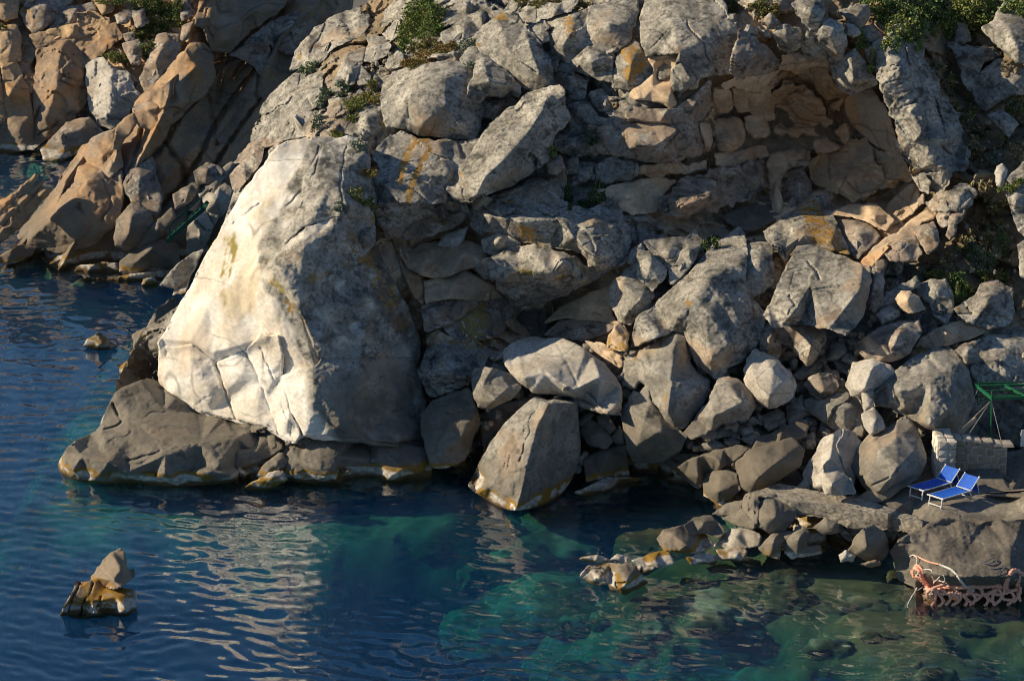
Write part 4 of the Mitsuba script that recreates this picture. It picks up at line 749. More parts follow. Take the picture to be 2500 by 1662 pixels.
rock('6', '1045,1490 1150,1420 1270,1380 1335,1400 1260,1452 1180,1514 1090,1524', '', label='low dark stone under the large rounded boulder', **{**o, 'lift': 1.6, 'tone': 'ash', 'dome': .5})
o = dict(tone='dark', style='worn', lift=1.0, tide_top=3.0, lichen=0)
rock('6', '488,1252 520,1190 640,1140 750,1098 785,1130 762,1190 650,1212 560,1242', '640,1170,.4', label='long dark rock behind the two brown shore boulders', **o)
rock('6', '415,1320 480,1250 560,1228 700,1188 765,1250 742,1330 640,1402 560,1442 500,1474 430,1442', '480,1280,.3 560,1260,.5 640,1300,.7 520,1400,.8', label='big dark brown boulder at the shore left of the jetty', **{**o, 'lift': 1.3})
rock('6', '117,1340 160,1308 300,1258 430,1228 485,1240 420,1302 330,1362 260,1392 220,1442 150,1392', '170,1330,.4 300,1290,.4 220,1390,.8 330,1330,.6', label='brown pointed boulder overhanging the water at the inlet', **{**o, 'lift': 1.2})
rock('6', '237,1400 260,1372 300,1358 370,1348 412,1380 433,1450 390,1492 300,1514 250,1482', '330,1390,.4 320,1460,.7', label='rounded boulder at the water with a white tide band', **{**o, 'lift': 1.4})
# rubble between the boulders
for s in ('872,790 900,708 960,688 972,740 930,797', '968,680 1010,673 1032,700 1000,717', '957,790 990,763 1032,790 1000,817', '913,800 992,820 982,862 930,852', '708,872 760,820 842,788 852,820 790,872 740,893', '543,1070 620,1038 667,1060 662,1122 580,1152 553,1122', '668,1030 750,968 772,1060 740,1102 680,1122',
          '278,1150 340,1108 412,1130 402,1182 320,1202', '418,1120 480,1108 517,1165 450,1177', '238,1222 300,1203 352,1230 300,1252 250,1252', '348,1212 400,1188 432,1215 380,1232', '438,1192 500,1168 532,1190 490,1222', '380,1150 430,1170 440,1200 390,1195', '520,1060 550,1080 545,1120 515,1110', '930,905 955,890 970,920 940,945',
          '780,835 830,830 850,850 800,870', '1010,690 1060,690 1050,760 1020,745', '840,1120 880,1130 900,1190 850,1180', '700,1130 760,1110 750,1150 690,1165', '980,1470 1010,1455 1040,1470 1040,1495 985,1490', '640,940 700,960 720,1000 660,1010', '820,770 860,745 880,790 840,800'):
    rock('6', s, name='rubble_stone', label='small angular stone in the rubble between the boulders', cat='stone', group='rubble stones between the boulders', **{**o, 'tone': 'ash', 'style': 'block', 'lift': .6, 'dome': .8, 'tide_top': 1.2})
# ------------------------------------------------------------------ the cave: roof, walls and ledges of the cliff
o = dict(P, parent=CL, tone='tan', style='rough', lift=.6, tide=False, lichen=0, jag=2.0, amp=1.25)
G = {**o, 'tone': 'grey', 'lichen': .08}
rock('3', '437,430 560,410 670,380 700,300 830,290 940,298 962,345 850,372 700,402 620,462 500,492 378,472', '560,420,.4 800,330,.4', **{**o, 'lift': 1.6, 'thick': 2.0})
rock('3', '413,400 428,270 465,160 540,200 600,260 672,330 675,380 560,412 438,432', '440,300,.6 540,280,.9 520,230,.4 640,350,.4 500,380,.6', **{**G, 'lift': 2.2, 'style': 'worn', 'tone': 'rose'})
for s in ('478,192 500,130 552,150 557,190 500,212', '513,80 545,43 562,90 540,132', '593,90 630,68 672,120 650,162 610,152', '648,180 700,138 782,160 802,222 740,300 670,252', '570,150 620,160 640,200 590,205', '840,330 800,230 870,210 930,280 940,320'):
    rock('3', s, **{**G, 'lift': 2.0, 'dome': .7, 'style': 'worn'})
rock('3', '753,20 800,-20 900,-5 932,60 912,130 870,182 810,130', '850,60,.6', **{**G, 'lift': 2.3, 'style': 'rough'})
rock('3', '788,150 815,138 862,200 857,262 820,232', '', **{**G, 'lift': 2.4})
rock('3', '868,190 950,98 1012,140 1052,250 1022,322 960,354 920,270', '900,190,.5 960,200,.7 1000,290,.4', **{**G, 'lift': 2.2, 'style': 'worn'})
rock('3', '957,360 1050,290 1090,263 1202,452 1130,502 1070,514 1010,482 968,430', '1070,310,.5 1080,440,.9 1150,440,.4', **{**G, 'lift': 2.0, 'style': 'worn'})
rock('3', '1018,60 1060,20 1170,15 1162,80 1110,162 1050,102', '', **{**G, 'lift': 1.2, 'dome': .5})
rock('3', '1030,80 1060,110 1105,180 1080,210 1040,150', '', **{**G, 'lift': 1.8, 'dome': .5})
rock('3', '1098,170 1190,138 1242,190 1252,240 1170,262', '', **{**G, 'lift': 1.0, 'dome': .5})
rock('3', '1140,290 1170,250 1250,200 1340,128 1392,220 1452,260 1522,420 1562,520 1642,600 1662,700 1702,840 1692,920 1622,942 1602,1012 1470,1072 1430,1000 1380,900 1340,820 1310,700 1270,600 1222,460 1200,372', '1180,330,1.2 1225,460,1.2 1275,600,1.1 1315,700,1.0 1345,820,.9 1385,900,.7 1300,400,.9 1400,600,.6 1460,760,.4 1530,900,.1 1450,450,.3 1580,650,-.3 1660,850,-.6 1600,1000,-.2', cracks=[('1230,380 1330,380', .12, 1.5), ('1290,600 1430,545', .15, 1.6), ('1420,940 1560,930', .1, 1.5)], **{**G, 'lift': 1.6, 'style': 'rough', 'thick': 2.0, 'lichen': .1, 'amp': 1.4})
for s in ('1473,1100 1550,1048 1700,1028 1745,1060 1700,1142 1600,1162 1500,1142', '1418,960 1480,938 1512,1000 1492,1062 1440,1042'):
    rock('3', s, **{**G, 'lift': 1.9, 'dome': .5})
for s in ('1418,1090 1460,1068 1492,1130 1440,1142', '1538,1180 1610,1158 1622,1190 1570,1222', '1618,1180 1722,1088 1702,1170 1640,1262 1608,1292'):
    rock('3', s, **{**o, 'lift': 1.8, 'dome': .5, 'tone': 'rose'})
rock('3', '1045,530 1170,468 1242,560 1302,700 1345,852 1200,792 1080,692 1038,612', '1170,480,-.2 1200,640,.2', cracks=[('1130,540 1330,830', .06, 1.2), ('1090,520 1250,720', .05, 1.0)], **{**o, 'tone': 'ochre', 'lift': .6, 'style': 'smooth', 'rnd': 2})
rock('3', '638,520 700,440 850,478 922,560 972,650 962,692 840,682 740,662 658,580', '760,480,.3 850,600,.7', **{**o, 'lift': .7, 'style': 'strata'})
rock('3', '858,380 950,348 972,430 1052,510 940,542 880,490', '', **{**o, 'tone': 'ochre', 'dome': .15})
rock('3', '938,560 1042,520 1012,612 960,602', '', **o)
for s in ('318,480 400,478 432,540 422,612 350,617 328,550', '428,490 502,478 502,602 450,612', '508,460 600,448 642,540 652,652 600,662 520,602', '488,640 600,620 622,740 540,752 498,700', '878,780 940,748 1000,790 1032,800 980,842 888,837', '988,720 1040,678 1062,740 1042,802'):
    rock('3', s, **{**o, 'lift': .6, 'dome': .6, 'style': 'worn'})
rock('3', '658,690 870,688 902,740 800,745 680,752', '', **{**o, 'lift': .7})
rock('3', '-360,690 -100,670 0,678 222,668 262,780 262,852 100,887 0,892 -150,862 -380,820', '-100,790,.7 150,700,.3 0,800,.7 200,790,.7 240,850,.4', **{**o, 'lift': .7, 'tone': 'rose', 'style': 'worn'})
rock('3', '238,670 290,678 322,780 302,827 263,812', '', **{**o, 'lift': .8, 'style': 'worn'})
rock('3', '308,650 450,628 487,690 482,790 400,837 328,822', '390,680,.2 400,790,.7', **{**o, 'lift': .9, 'style': 'smooth', 'rnd': 14})
rock('3', '323,840 470,828 612,788 622,852 500,892 420,907 330,902', '470,860,.4', **{**o, 'lift': .6, 'style': 'worn'})
rock('3', '-200,920 30,890 150,888 282,878 282,932 150,952 0,972 -150,960', '60,920,.4', **{**o, 'lift': .5, 'style': 'strata'})
rock('3', '5,1100 150,988 280,928 602,878 604,1012 500,1082 300,1142 140,1194 40,1172', '200,1000,.1 450,930,.2 300,1080,1.0 550,1000,.7 150,1130,.9', cracks=[('200,1000 300,1010 380,980', .08, 1.3)], **{**o, 'lift': 1.0, 'tone': 'rose', 'style': 'strata'})
rock('3', '-380,1060 -200,1000 -40,985 110,990 30,1080 0,1150 -120,1170 -300,1120', '-150,1060,.4', **{**o, 'lift': .6, 'tone': 'tan', 'style': 'worn'})
rock('3', '-180,560 -50,600 100,590 200,540 302,440 292,560 252,652 100,672 0,668 -150,650', '50,630,.5 220,580,.5', **{**o, 'lift': .9, 'tone': 'rose', 'style': 'worn'})
rock('3', '618,850 700,828 722,900 682,1000 702,1160 650,1172 620,1050', '660,960,.3', **{**o, 'style': 'smooth'})
rock('3', '718,960 800,908 862,1020 832,1120 700,1194 690,1090', '780,1020,.5', **{**o, 'tone': 'rose', 'style': 'smooth'})
rock('3', '640,840 760,800 845,830 840,900 790,905 720,950', '', **{**o, 'style': 'strata', 'lift': .2})
rock('3', '358,1180 620,1080 692,1180 560,1252 480,1264 400,1222', '520,1170,.3', **{**o, 'tone': 'dark', 'style': 'smooth'})
rock('3', '838,900 870,850 1000,840 1070,758 1180,798 1345,852 1402,970 1260,1032 1170,1072 1090,1107 960,1062 880,1012', '900,870,.3 1080,800,.1 1150,920,.5 1000,1000,.6 1300,980,.5', **{**o, 'tone': 'ochre', 'lift': .5, 'style': 'rough', 'amp': 1.8})
rock('3', '1230,1230 1290,1090 1422,980 1445,1060 1440,1150 1300,1230', '1350,1120,-.2', **{**o, 'tone': 'tan', 'lift': .3, 'style': 'smooth', 'rnd': 2})
# the outcrops on the right
G['style'] = 'worn'
for s, c in (('1608,240 1720,250 1850,258 1885,300 1800,342 1740,452 1720,492 1680,422 1648,320', '1700,290,.4 1790,300,.5'), ('1628,230 1652,128 1692,130 1742,220 1680,252', ''), ('1868,330 2060,340 2060,512 1900,542 1790,562 1728,490 1780,400', '1900,450,.3'),
             ('1730,490 1800,480 1900,540 1810,600 1770,560', '')):
    rock('3', s, c, **{**G, 'lift': .6})
G['style'] = 'rough'
U = dict(tone='grey', style='worn', lift=1.2, lichen=.08)
rock('3', '1785,150 1850,108 1870,60 1910,10 1962,60 2060,110 2060,360 1970,342 1900,272 1830,212', '1860,160,.4 1930,150,.6 1980,270,.5', label='grey forked boulder under the creeper at the top right corner', **U)
rock('3', '1825,630 1900,608 1950,640 1992,680 1930,754 1880,702', '1900,660,.4', label='pale stone in the dry slope below the forked boulder', **U)
rock('3', '1857,950 1870,910 1900,893 1922,930 1902,1022 1865,1014', '', label='little white upright stone on the right slope', **{**U, 'tone': 'pale', 'dome': .6})
rock('3', '1908,1060 1990,1000 2060,980 2060,1380 2010,1302 1960,1202 1938,1130', '1970,1100,.4', label='cracked grey rock at the right edge of the slope', **{**U, 'style': 'strata'})
rock('3', '1918,980 2020,885 2060,870 2060,970 1960,1024', '', label='grey rock just above the cracked rock at the right edge', **U)
rock('3', '1978,1340 2030,1310 2080,1300 2080,1560 2000,1504', '', label='lowest grey rock at the right edge above the terrace', **U)
# ------------------------------------------------------------------ the shore rocks lower right
o = dict(name='shore_rock', cat='rock', tone='ash', style='worn', lift=.45, lichen=0, tide_top=2.6)
JF = Field('735,400,W 900,460,W 1100,440,W 1250,480,W 1500,480,W 1750,500,W 1180,230,58.6 1500,280,57.9 1760,320,57.2 1100,230,60.2 900,300,60.2 1920,340,56.8 1300,150,60 400,463,57.85 620,458,57.85 620,503,57.65 780,438,58.05 810,520,57.35 510,500,57.7 400,490,57.75 860,328,58.9 735,385,58.65 735,430,58.5', '8')
o['field'] = JF
rock('8', '1170,330 1180,230 1250,195 1335,220 1347,290 1300,352 1230,367', '1250,230,.3 1260,290,.7', label='smooth egg shaped boulder under the jetty end', **o)
rock('8', '1418,342 1480,298 1532,320 1542,362 1470,372', '', label='tan boulder under the middle of the jetty', **o)
rock('8', '1578,440 1620,370 1690,328 1742,360 1762,440 1740,482 1660,484 1600,462', '1660,370,.4 1660,430,.6', label='rounded brown boulder at the water under the jetty', **{**o, 'lift': .9})
rock('8', '1538,462 1570,438 1612,465 1602,492 1550,494', '', label='small white boulder at the water under the jetty', **{**o, 'tone': 'pale', 'lift': 1.0, 'tide': False})
rock('8', '1638,502 1700,488 1722,500 1680,517', '', label='tiny pale stone awash in front of the brown boulder', **{**o, 'lift': 1.3, 'tone': 'rose'})
rock('8', '1186,432 1250,358 1342,358 1282,420 1272,482 1210,462', '1250,400,.4', label='weedy rock at the water below the egg shaped boulder', **o)
rock('8', '1298,452 1310,388 1370,338 1402,360 1392,430 1455,420 1462,452 1330,477', '1360,390,.4', label='jagged dark rock under the jetty by the water', **o)
rock('8', '733,392 760,350 860,328 962,380 982,422 900,454 770,442', '800,370,.3 870,420,.5', label='ochre weeded rock at the tip of the shore rocks', **{**o, 'tone': 'rose'})
rock('8', '856,332 900,298 980,288 1032,360 1012,382 960,372 880,367', '940,320,.4', label='grey brown rock above the ochre weeded tip rock', **{**o, 'lift': .8})
rock('8', '976,280 1060,228 1112,223 1112,272 1060,294', '', label='dark rock at the left end of the jetty', **{**o, 'dome': .4})
rock('8', '986,422 1060,348 1150,338 1192,380 1182,422 1080,434', '1080,380,.4', label='white barnacled rock below the left end of the jetty', **{**o, 'tone': 'pale', 'tide_top': .8})
rock('8', '1026,302 1110,258 1172,320 1160,342 1100,334', '', label='low dark rock between the jetty and the barnacled rock', **{**o, 'dome': .4, 'lift': .6})
rock('8', '1106,222 1128,190 1180,178 1184,230 1172,322 1120,265', '1150,230,.3', label='lumpy grey rock forming the blunt end of the jetty', **{**o, 'lift': .6, 'style': 'rough'})
rock('8', '620,487 700,458 780,438 812,500 740,517 650,502', '720,480,.3', label='weed covered rock just awash in front of the shore', **{**o, 'tone': 'rose'})
for s, l in (('858,472 930,452 1003,468 985,502 888,508', 'golden weeded rock awash in front of the barnacled rock'), ('998,442 1080,428 1135,448 1105,482 1018,477', 'low golden rock at the water left of the jagged dark rock'), ('955,522 1040,505 1095,520 1062,538 980,538', 'flat ochre rock just breaking the surface in the shallows'), ('600,520 660,505 720,520 690,540 620,540', 'small ochre rock awash beside the pale lone rock')):
    rock('8', s, label=l, **{**o, 'lift': .5, 'dome': .3, 'tone': 'tan', 'style': 'rough'})
SR = Field('400,580,W 590,630,W 680,590,W 620,498,56.9 430,520,57.0', '8')
rock('8', '398,555 430,518 520,503 625,496 685,582 640,604 590,634 530,614 520,592 440,582', '440,530,.1 560,520,.2 630,510,.3 600,580,.6 480,560,.5', label='pale lone rock with a flat top in the green shallows', **{**o, 'field': SR, 'lift': .2, 'tone': 'rose', 'style': 'rough', 'tide_top': .9})
rock('8', '395,478 470,463 535,485 510,498', '', label='low weedy rock strip awash at the far left of the shallows', **{**o, 'lift': .2, 'dome': .25, 'tone': 'ochre'})
rock('8', '528,482 560,458 622,478 600,497', '', label='small weedy rock awash right of the weedy strip', **{**o, 'lift': .2, 'dome': .25, 'tone': 'ochre'})
MF = Field('1770,450,56.4 1870,690,W 2000,700,W 2420,700,W 1990,305,57.2 2260,310,57.2 2420,310,57.2 1820,560,W', '8')
rock('8', '1767,450 1800,390 1900,350 1990,303 2060,308 2160,330 2260,308 2359,310 2450,300 2450,690 2300,700 2000,712 1882,712 1872,610 1840,582 1802,562 1795,520', '1830,420,.2 2000,330,-.1 2200,340,-.2 2400,330,-.2 1900,450,.7 2100,450,.5 2300,450,.6 1880,540,.8 2100,560,1.2 2300,560,1.2 1900,650,-.3 1960,640,-.8 2050,645,-.9 2200,640,-.9 2330,635,-.9 2000,700,-1.2 2150,702,-1.2 2300,695,-1.2 2440,690,-1.2 2440,640,-.8', label='big dark lumpy rock lower right hung with orange rope', **{**o, 'name': 'mooring_rock', 'field': MF, 'lift': .1, 'amp': 1.6, 'style': 'worn', 'thick': 2.5, 'tide': False, 'tone': 'dark'})
# ------------------------------------------------------------------ sea bed and sea
def bed_height(x, y):
    d = shapely.distance(SHORE, shapely.points(np.stack([x, y], -1)))
    p = np.stack([x, y, x * 0], -1)
    d = np.maximum(d - 1.2 * (fbm(p * .5 + 9, 3, 4) - .2), 0)
    deep = -.9 + .55 * sstep(0, 7, x) - .20 * d - .012 * d ** 2 * sstep(0, -12, x) - 4.5 * sstep(6, -4, x + 3 * (fbm(p * .25, 2, 9) - .5)) * sstep(.5, 5, d)
    lump = 1.6 * (fbm(p * .35 + 3, 3, 2) - .5) + .9 * (fbm(p * 1.1, 3, 5) - .5) + .35 * (fbm(p * 3.1, 2, 7) - .5)
    return np.minimum(np.maximum(deep, -8) + lump * np.clip(.35 + d * .2, .3, 1), -.3)


SHORE = shapely.MultiLineString([[tuple(at_z(uv('D', a, b), 0.0)[:2]) for a, b in line] for line in (
    ((290, 880), (150, 1110), (300, 1120), (450, 1120), (650, 1120), (850, 1130), (1000, 1110), (1100, 1140), (1210, 1180), (1330, 1150), (1500, 1110), (1600, 1120), (1650, 1170), (1600, 1250), (1500, 1290), (1420, 1340), (1500, 1320), (1760, 1290), (1900, 1280), (2000, 1310), (2100, 1400), (2200, 1400), (2359, 1400), (2700, 1400)),
    ((290, 880), (420, 640), (250, 640), (100, 620), (20, 610), (100, 370), (0, 350), (-300, 350)))])
gx, gy = np.meshgrid(np.arange(-34, 30, .16), np.arange(34, 126, .24), indexing='ij')
bz = bed_height(gx.ravel(), gy.ravel())
v = np.stack([gx.ravel(), gy.ravel(), bz], -1)


def grid_faces(a, b):
    i = (np.arange(a - 1)[:, None] * b + np.arange(b - 1)[None]).ravel()
    return np.vstack([np.stack([i, i + b, i + b + 1], 1), np.stack([i, i + b + 1, i + 1], 1)])


f = grid_faces(*gx.shape)
weed = sstep(.42, .54, fbm(v * C(.30, .30, .3) + 7, 4, 3))[:, None]
bc = (C(.17, .165, .115) * (1 - weed) + C(.020, .024, .014) * weed) * (.7 + .6 * noise(v * 4, 2)[:, None])
sh = .8 * sstep(-1.5, -.5, bz)[:, None] * sstep(0, 5, v[:, :1])
bc = bc * (1 - .7 * sh) + C(.26, .17, .075) * (.5 + noise(v * 5, 4)[:, None]) * .7 * sh
k = obj('seabed', (v, f), STONE, smooth=True, color=bc)
tag(k, 'pale and weedy sea floor seen through the water', kind='structure')
stones = []
rng = np.random.default_rng(41)
ico = trimesh.creation.icosphere(subdivisions=3)
for i in range(120):
    x, y = rng.uniform(-3, 15), rng.uniform(47, 62)
    r = rng.uniform(.22, .65) * (1.7 if rng.random() < .25 else 1)
    z = float(bed_height(np.array([x]), np.array([y]))[0])
    w = ico.vertices * rng.uniform(.7, 1.3, 3) * C(1.2, 1.1, .45)
    w = w * (1 + 1.1 * (fbm(w * 1.1 + i * 3, 3, 2) - .5)[:, None] + .5 * (fbm(w * 3 + i, 3, 5) - .5)[:, None]) * r + C(x, y, min(z + .1 * r, -.12 - .5 * r))
    if shapely.distance(SHORE, shapely.Point(x, y)) < .3:
        continue
    k2 = sstep(.36, .5, fbm(w * 1.5, 4, 8))[:, None]
    tn = C(.19, .18, .13) if rng.random() < .5 else C(.14, .10, .05)
    stones.append((w, ico.faces, (tn * (1 - k2) + C(.05, .05, .028) * k2) * (.6 + .8 * noise(w * 7, 2)[:, None])))
k = obj('seabed_stones', (np.vstack([s[0] for s in stones]), np.vstack([s[1] + i * len(ico.vertices) for i, s in enumerate(stones)])), STONE, smooth=True, color=np.vstack([s[2] for s in stones]))
tag(k, 'stones strewn over the sea floor under the clear water', kind='stuff')
# sunken boulders
for (a, b, r, dep, l) in ((1010, 690, 1.0, .45, 'round weedy boulder sunk just under the surface in the shallows'), (850, 790, 1.4, 1.2, 'broad pale boulder sunk in front of the round weedy one'), (1050, 600, .7, .7, 'sunken rock behind the round weedy boulder'), (640, 700, .9, 1.0, 'sunken rock in front of the pale lone rock'),
                          (300, 660, 1.6, 1.3, 'wide pale sunken rock below the fin'), (1480, 560, 1.1, .9, 'sunken brown rock in front of the jetty'), (1750, 640, 1.0, .8, 'sunken rock left of the rope hung rock'), (1300, 640, .8, .9, 'sunken weedy rock midway along the shallows'), (60, 760, 1.3, 1.6, 'pale sunken rock at the edge of the green water'),
                          (350, 300, 1.0, .8, 'long pale rock under the water right of the fin'), (1250, 800, 1.2, 1.4, 'deep sunken boulder in the lower right water')):
    w = at_z(uv('8', a, b), -dep)
    m = trimesh.creation.icosphere(subdivisions=5)
    SEED[0] += 1
    vv = m.vertices * C(1.25, 1.0, .5) * (1 + .5 * (fbm(m.vertices * 1.2 + SEED[0], 3, 2) - .5)[:, None] + .45 * (fbm(m.vertices * 3 + SEED[0], 4, 2) - .5)[:, None]) * r + w + C(0, 0, -.25 * r)
    ww = sstep(.38, .52, fbm(vv * 1.1, 4, 8))[:, None]
    k = obj('sunken_rock', (vv, m.faces), STONE, smooth=True, color=(C(.25, .24, .18) * (1 - ww) + C(.11, .095, .045) * ww) * (.7 + .6 * noise(vv * 6, 2)[:, None]))
    tag(k, l, 'rock')

ys = [36.0]
while ys[-1] < 125:
    ys.append(ys[-1] + .09 * (ys[-1] / 60) ** 2)
gx, gy = np.meshgrid(np.arange(-36, 32, .085), np.array(ys), indexing='ij')
rng = np.random.default_rng(5)
hz = np.zeros_like(gx)
wx, wy = gx + .5 * (noise(np.stack([gx * .5, gy * .5, gx * 0], -1), 1) - .5), gy + .9 * (noise(np.stack([gx * .45, gy * .45, gx * 0 + 5], -1), 2) - .5)
for lam, slope, n in ((2.6, .012, 5), (1.25, .020, 7), (.62, .055, 10), (.36, .085, 14)):
    for _ in range(n):
        l = lam * rng.uniform(.75, 1.3)
        th = rng.normal(math.radians(62), .50)
        kx, ky = 2 * math.pi / l * math.cos(th), 2 * math.pi / l * math.sin(th)
        hz += slope * l / (2 * math.pi) / math.sqrt(n) * 1.4 * np.cos(kx * wx + ky * wy + rng.uniform(0, 6.28))
calm = .55 + .45 * sstep(4, -8, gx + 3 * (noise(np.stack([gx * .25, gy * .25, gx * 0], -1), 4) - .5))
gust = .55 + .9 * fbm(np.stack([gx * .13, gy * .22, gx * 0], -1), 3, 6)
hz *= calm * gust
v = np.stack([gx.ravel(), gy.ravel(), hz.ravel()], -1)
f = grid_faces(*gx.shape)
k = obj('sea', (v, f), 'water_surface', smooth=True)
scene[k]['interior'] = {'type': 'ref', 'id': 'seawater'}
tag(k, 'rippled blue and green sea', kind='structure')
# ------------------------------------------------------------------ concrete jetty and terrace
def flat(name, fr, outline, ctrl, tone, seed, label=None, cat=None, kind=None, **kw):
    SEED[0] += 1
    return rock(fr, outline, ctrl, name=name, label=label, cat=cat, kind=kind, absolute=True, tone=tone, seed=seed, **kw)


def concrete_tone(p, n):
    c = C(.27, .25, .22) * (1 + 1.1 * (noise(p * 22, 3)[:, None] - .5) + .7 * (fbm(p * 3, 3, 2)[:, None] - .5))
    return np.clip(c, .03, .8)


def terrace_tone(p, n):
    k = sstep(.4, .62, fbm(p * .9 + 3, 3, 2))[:, None]
    c = C(.25, .23, .20) * (1 - k) + C(.17, .155, .135) * k
    return np.clip(c * (1 + .7 * (noise(p * 18, 3)[:, None] - .5)), .03, .8)


flat('terrace', '8', '1560,215,Z1.15 1640,205,Z1.22 1800,172,Z1.25 1900,120,Z1.28 1960,60,Z1.35 2500,-20,Z1.5 2550,330,Z1.15 2250,322,Z1.1 2060,318,Z1.1 1995,318,Z1.05 1915,345,Z.95 1760,310,Z1.0 1640,260,Z1.0',
     '1800,200,Z1.25 1950,250,Z1.25 2010,270,Z1.25 1900,180,Z1.25 2100,180,Z1.25 2300,180,Z1.25 2350,280,Z1.22 2100,290,Z1.2 1780,270,Z1.2', terrace_tone, 901, label='grey rock terrace behind the jetty', kind='structure', style='rough', amp=.35, thick=1.5, rnd=2, h=1.2, soft=1.5)
def concrete(name, fr, outline, z, th, seed, label, cat):
    w = at_z(pts(outline, fr)[0], z)
    pg = Polygon(w[:, :2]).buffer(0).buffer(-.02).buffer(.02)
    m = trimesh.creation.extrude_polygon(pg, th, engine='earcut')
    m.apply_translation((0, 0, z - th))
    v, f = trimesh.remesh.subdivide_to_size(m.vertices, m.faces, .05)
    m = trimesh.Trimesh(v, f)
    m.merge_vertices()
    v = np.array(m.vertices)
    n = np.array(m.vertex_normals)
    low = sstep(z - .25, z - th, v[:, 2])
    v = v + n * (.09 * (fbm(v * 2.2, 3, seed) - .5) * (1 + 2 * low) + .035 * (fbm(v * 9, 3, seed + 1) - .5) + .02 * (noise(v * 24, seed + 2) - .5))[:, None]
    v[:, 2] += low * .22 * (fbm(v * 2.6, 2, seed + 3) - .4)
    k_ = obj(name, (v, m.faces), STONE, smooth=30 if False else True, color=concrete_tone(v, n))
    tag(k_, label, cat)


concrete('jetty', 'J', '300,470 330,440 400,425 560,365 640,343 1000,408 1400,480 1700,556 1880,618 1796,668 1600,636 1400,606 1030,552 780,528 600,500 450,476', 1.25, .42, 61, 'rough pebbly concrete jetty running from the terrace over the shore rocks', 'jetty')
concrete('kerb_block', 'J', '1802,674 1900,640 2100,690 2170,758 2000,724', 1.17, .36, 71, 'short broken concrete block between jetty and the rope hung rock', 'block')
# ------------------------------------------------------------------ plain materials
def plain(name, rgb, rough=.6, **kw):
    scene[name] = {'type': 'twosided', 'bsdf': {'type': 'principled', 'base_color': {'type': 'rgb', 'value': rgb}, 'roughness': rough, **kw}}


def worn_paint(name, a, b, f, rough=.5):
    scene[name] = {'type': 'twosided', 'bsdf': {'type': 'principled', 'base_color': mikit.proc(lambda p, n, t: mikit.mix(a, b, mikit.smoothstep(.5, .75, mikit.fbm(p.x * f, p.y * f, p.z * f, 3)))), 'roughness': rough}}


worn_paint('white_metal_finish', (.80, .80, .79), (.62, .60, .57), 9.0, .35)
worn_paint('blue_cloth_finish', (.010, .11, .62), (.016, .14, .70), 14.0, .7)
worn_paint('green_paint_finish', (.010, .125, .055), (.022, .085, .045), 7.0, .45)
worn_paint('dull_green_finish', (.010, .07, .045), (.016, .05, .036), 7.0, .6)
worn_paint('orange_rope_finish', (.78, .42, .32), (.64, .33, .25), 16.0, .9)
worn_paint('white_rope_finish', (.70, .68, .66), (.50, .48, .46), 20.0, .9)
worn_paint('dark_rope_finish', (.10, .12, .17), (.06, .07, .10), 20.0, .9)
plain('wire_finish', (.42, .41, .40), .4)
worn_paint('weathered_wood_finish', (.36, .31, .24), (.24, .20, .16), 12.0, .85)
worn_paint('mortar_finish', (.44, .41, .37), (.30, .275, .24), 6.0, .95)


def tube(path, r, sides=7):
    path = np.asarray(path, float)
    t = np.gradient(path, axis=0)
    t /= np.maximum(np.linalg.norm(t, axis=1, keepdims=True), 1e-9)
    up = np.array([.3, .2, 1.0])
    a = np.cross(t, up)
    a /= np.maximum(np.linalg.norm(a, axis=1, keepdims=True), 1e-9)
    b = np.cross(t, a)
    ph = np.arange(sides) * 2 * np.pi / sides
    rr = np.broadcast_to(r, len(path))[:, None, None]
    v = (path[:, None] + rr * (np.cos(ph)[None, :, None] * a[:, None] + np.sin(ph)[None, :, None] * b[:, None])).reshape(-1, 3)
    i = (np.arange(len(path) - 1)[:, None] * sides + np.arange(sides)[None])
    j = (np.arange(len(path) - 1)[:, None] * sides + (np.arange(sides)[None] + 1) % sides)
    f = np.vstack([np.stack([i, j, j + sides], -1).reshape(-1, 3), np.stack([i, j + sides, i + sides], -1).reshape(-1, 3)])
    k = np.arange(1, sides - 1)
    e = len(v) - sides
    f = np.vstack([f, np.stack([k * 0, k + 1, k], 1), np.stack([k * 0 + e, e + k, e + k + 1], 1)])
    return trimesh.Trimesh(v, f, process=False)


def bar(a, b, w, h=None):
    """a squared bar from a to b"""
    a, b = np.asarray(a, float), np.asarray(b, float)
    L = np.linalg.norm(b - a)
    m = trimesh.creation.box((L, w, h or w))
    x = (b - a) / L
    y = np.cross([0, 0, 1.0], x) if abs(x[2]) < .98 else np.array([0, 1.0, 0])
    y /= np.linalg.norm(y)
    M = np.eye(4)
    M[:3, :3] = np.stack([x, y, np.cross(x, y)], 1)
    M[:3, 3] = (a + b) / 2
    return m.apply_transform(M)


cat_ = trimesh.util.concatenate


def spline(P_, n=60):
    from scipy.interpolate import CubicSpline
    P_ = np.asarray(P_, float)
    t = np.concatenate([[0], np.cumsum(np.linalg.norm(np.diff(P_, axis=0), axis=1))])
    return CubicSpline(t, P_)(np.linspace(0, t[-1], n))


def thing(name, label, cat, group=None):
    key = numbered(name)
    tag(key, label, cat, group)
    return key


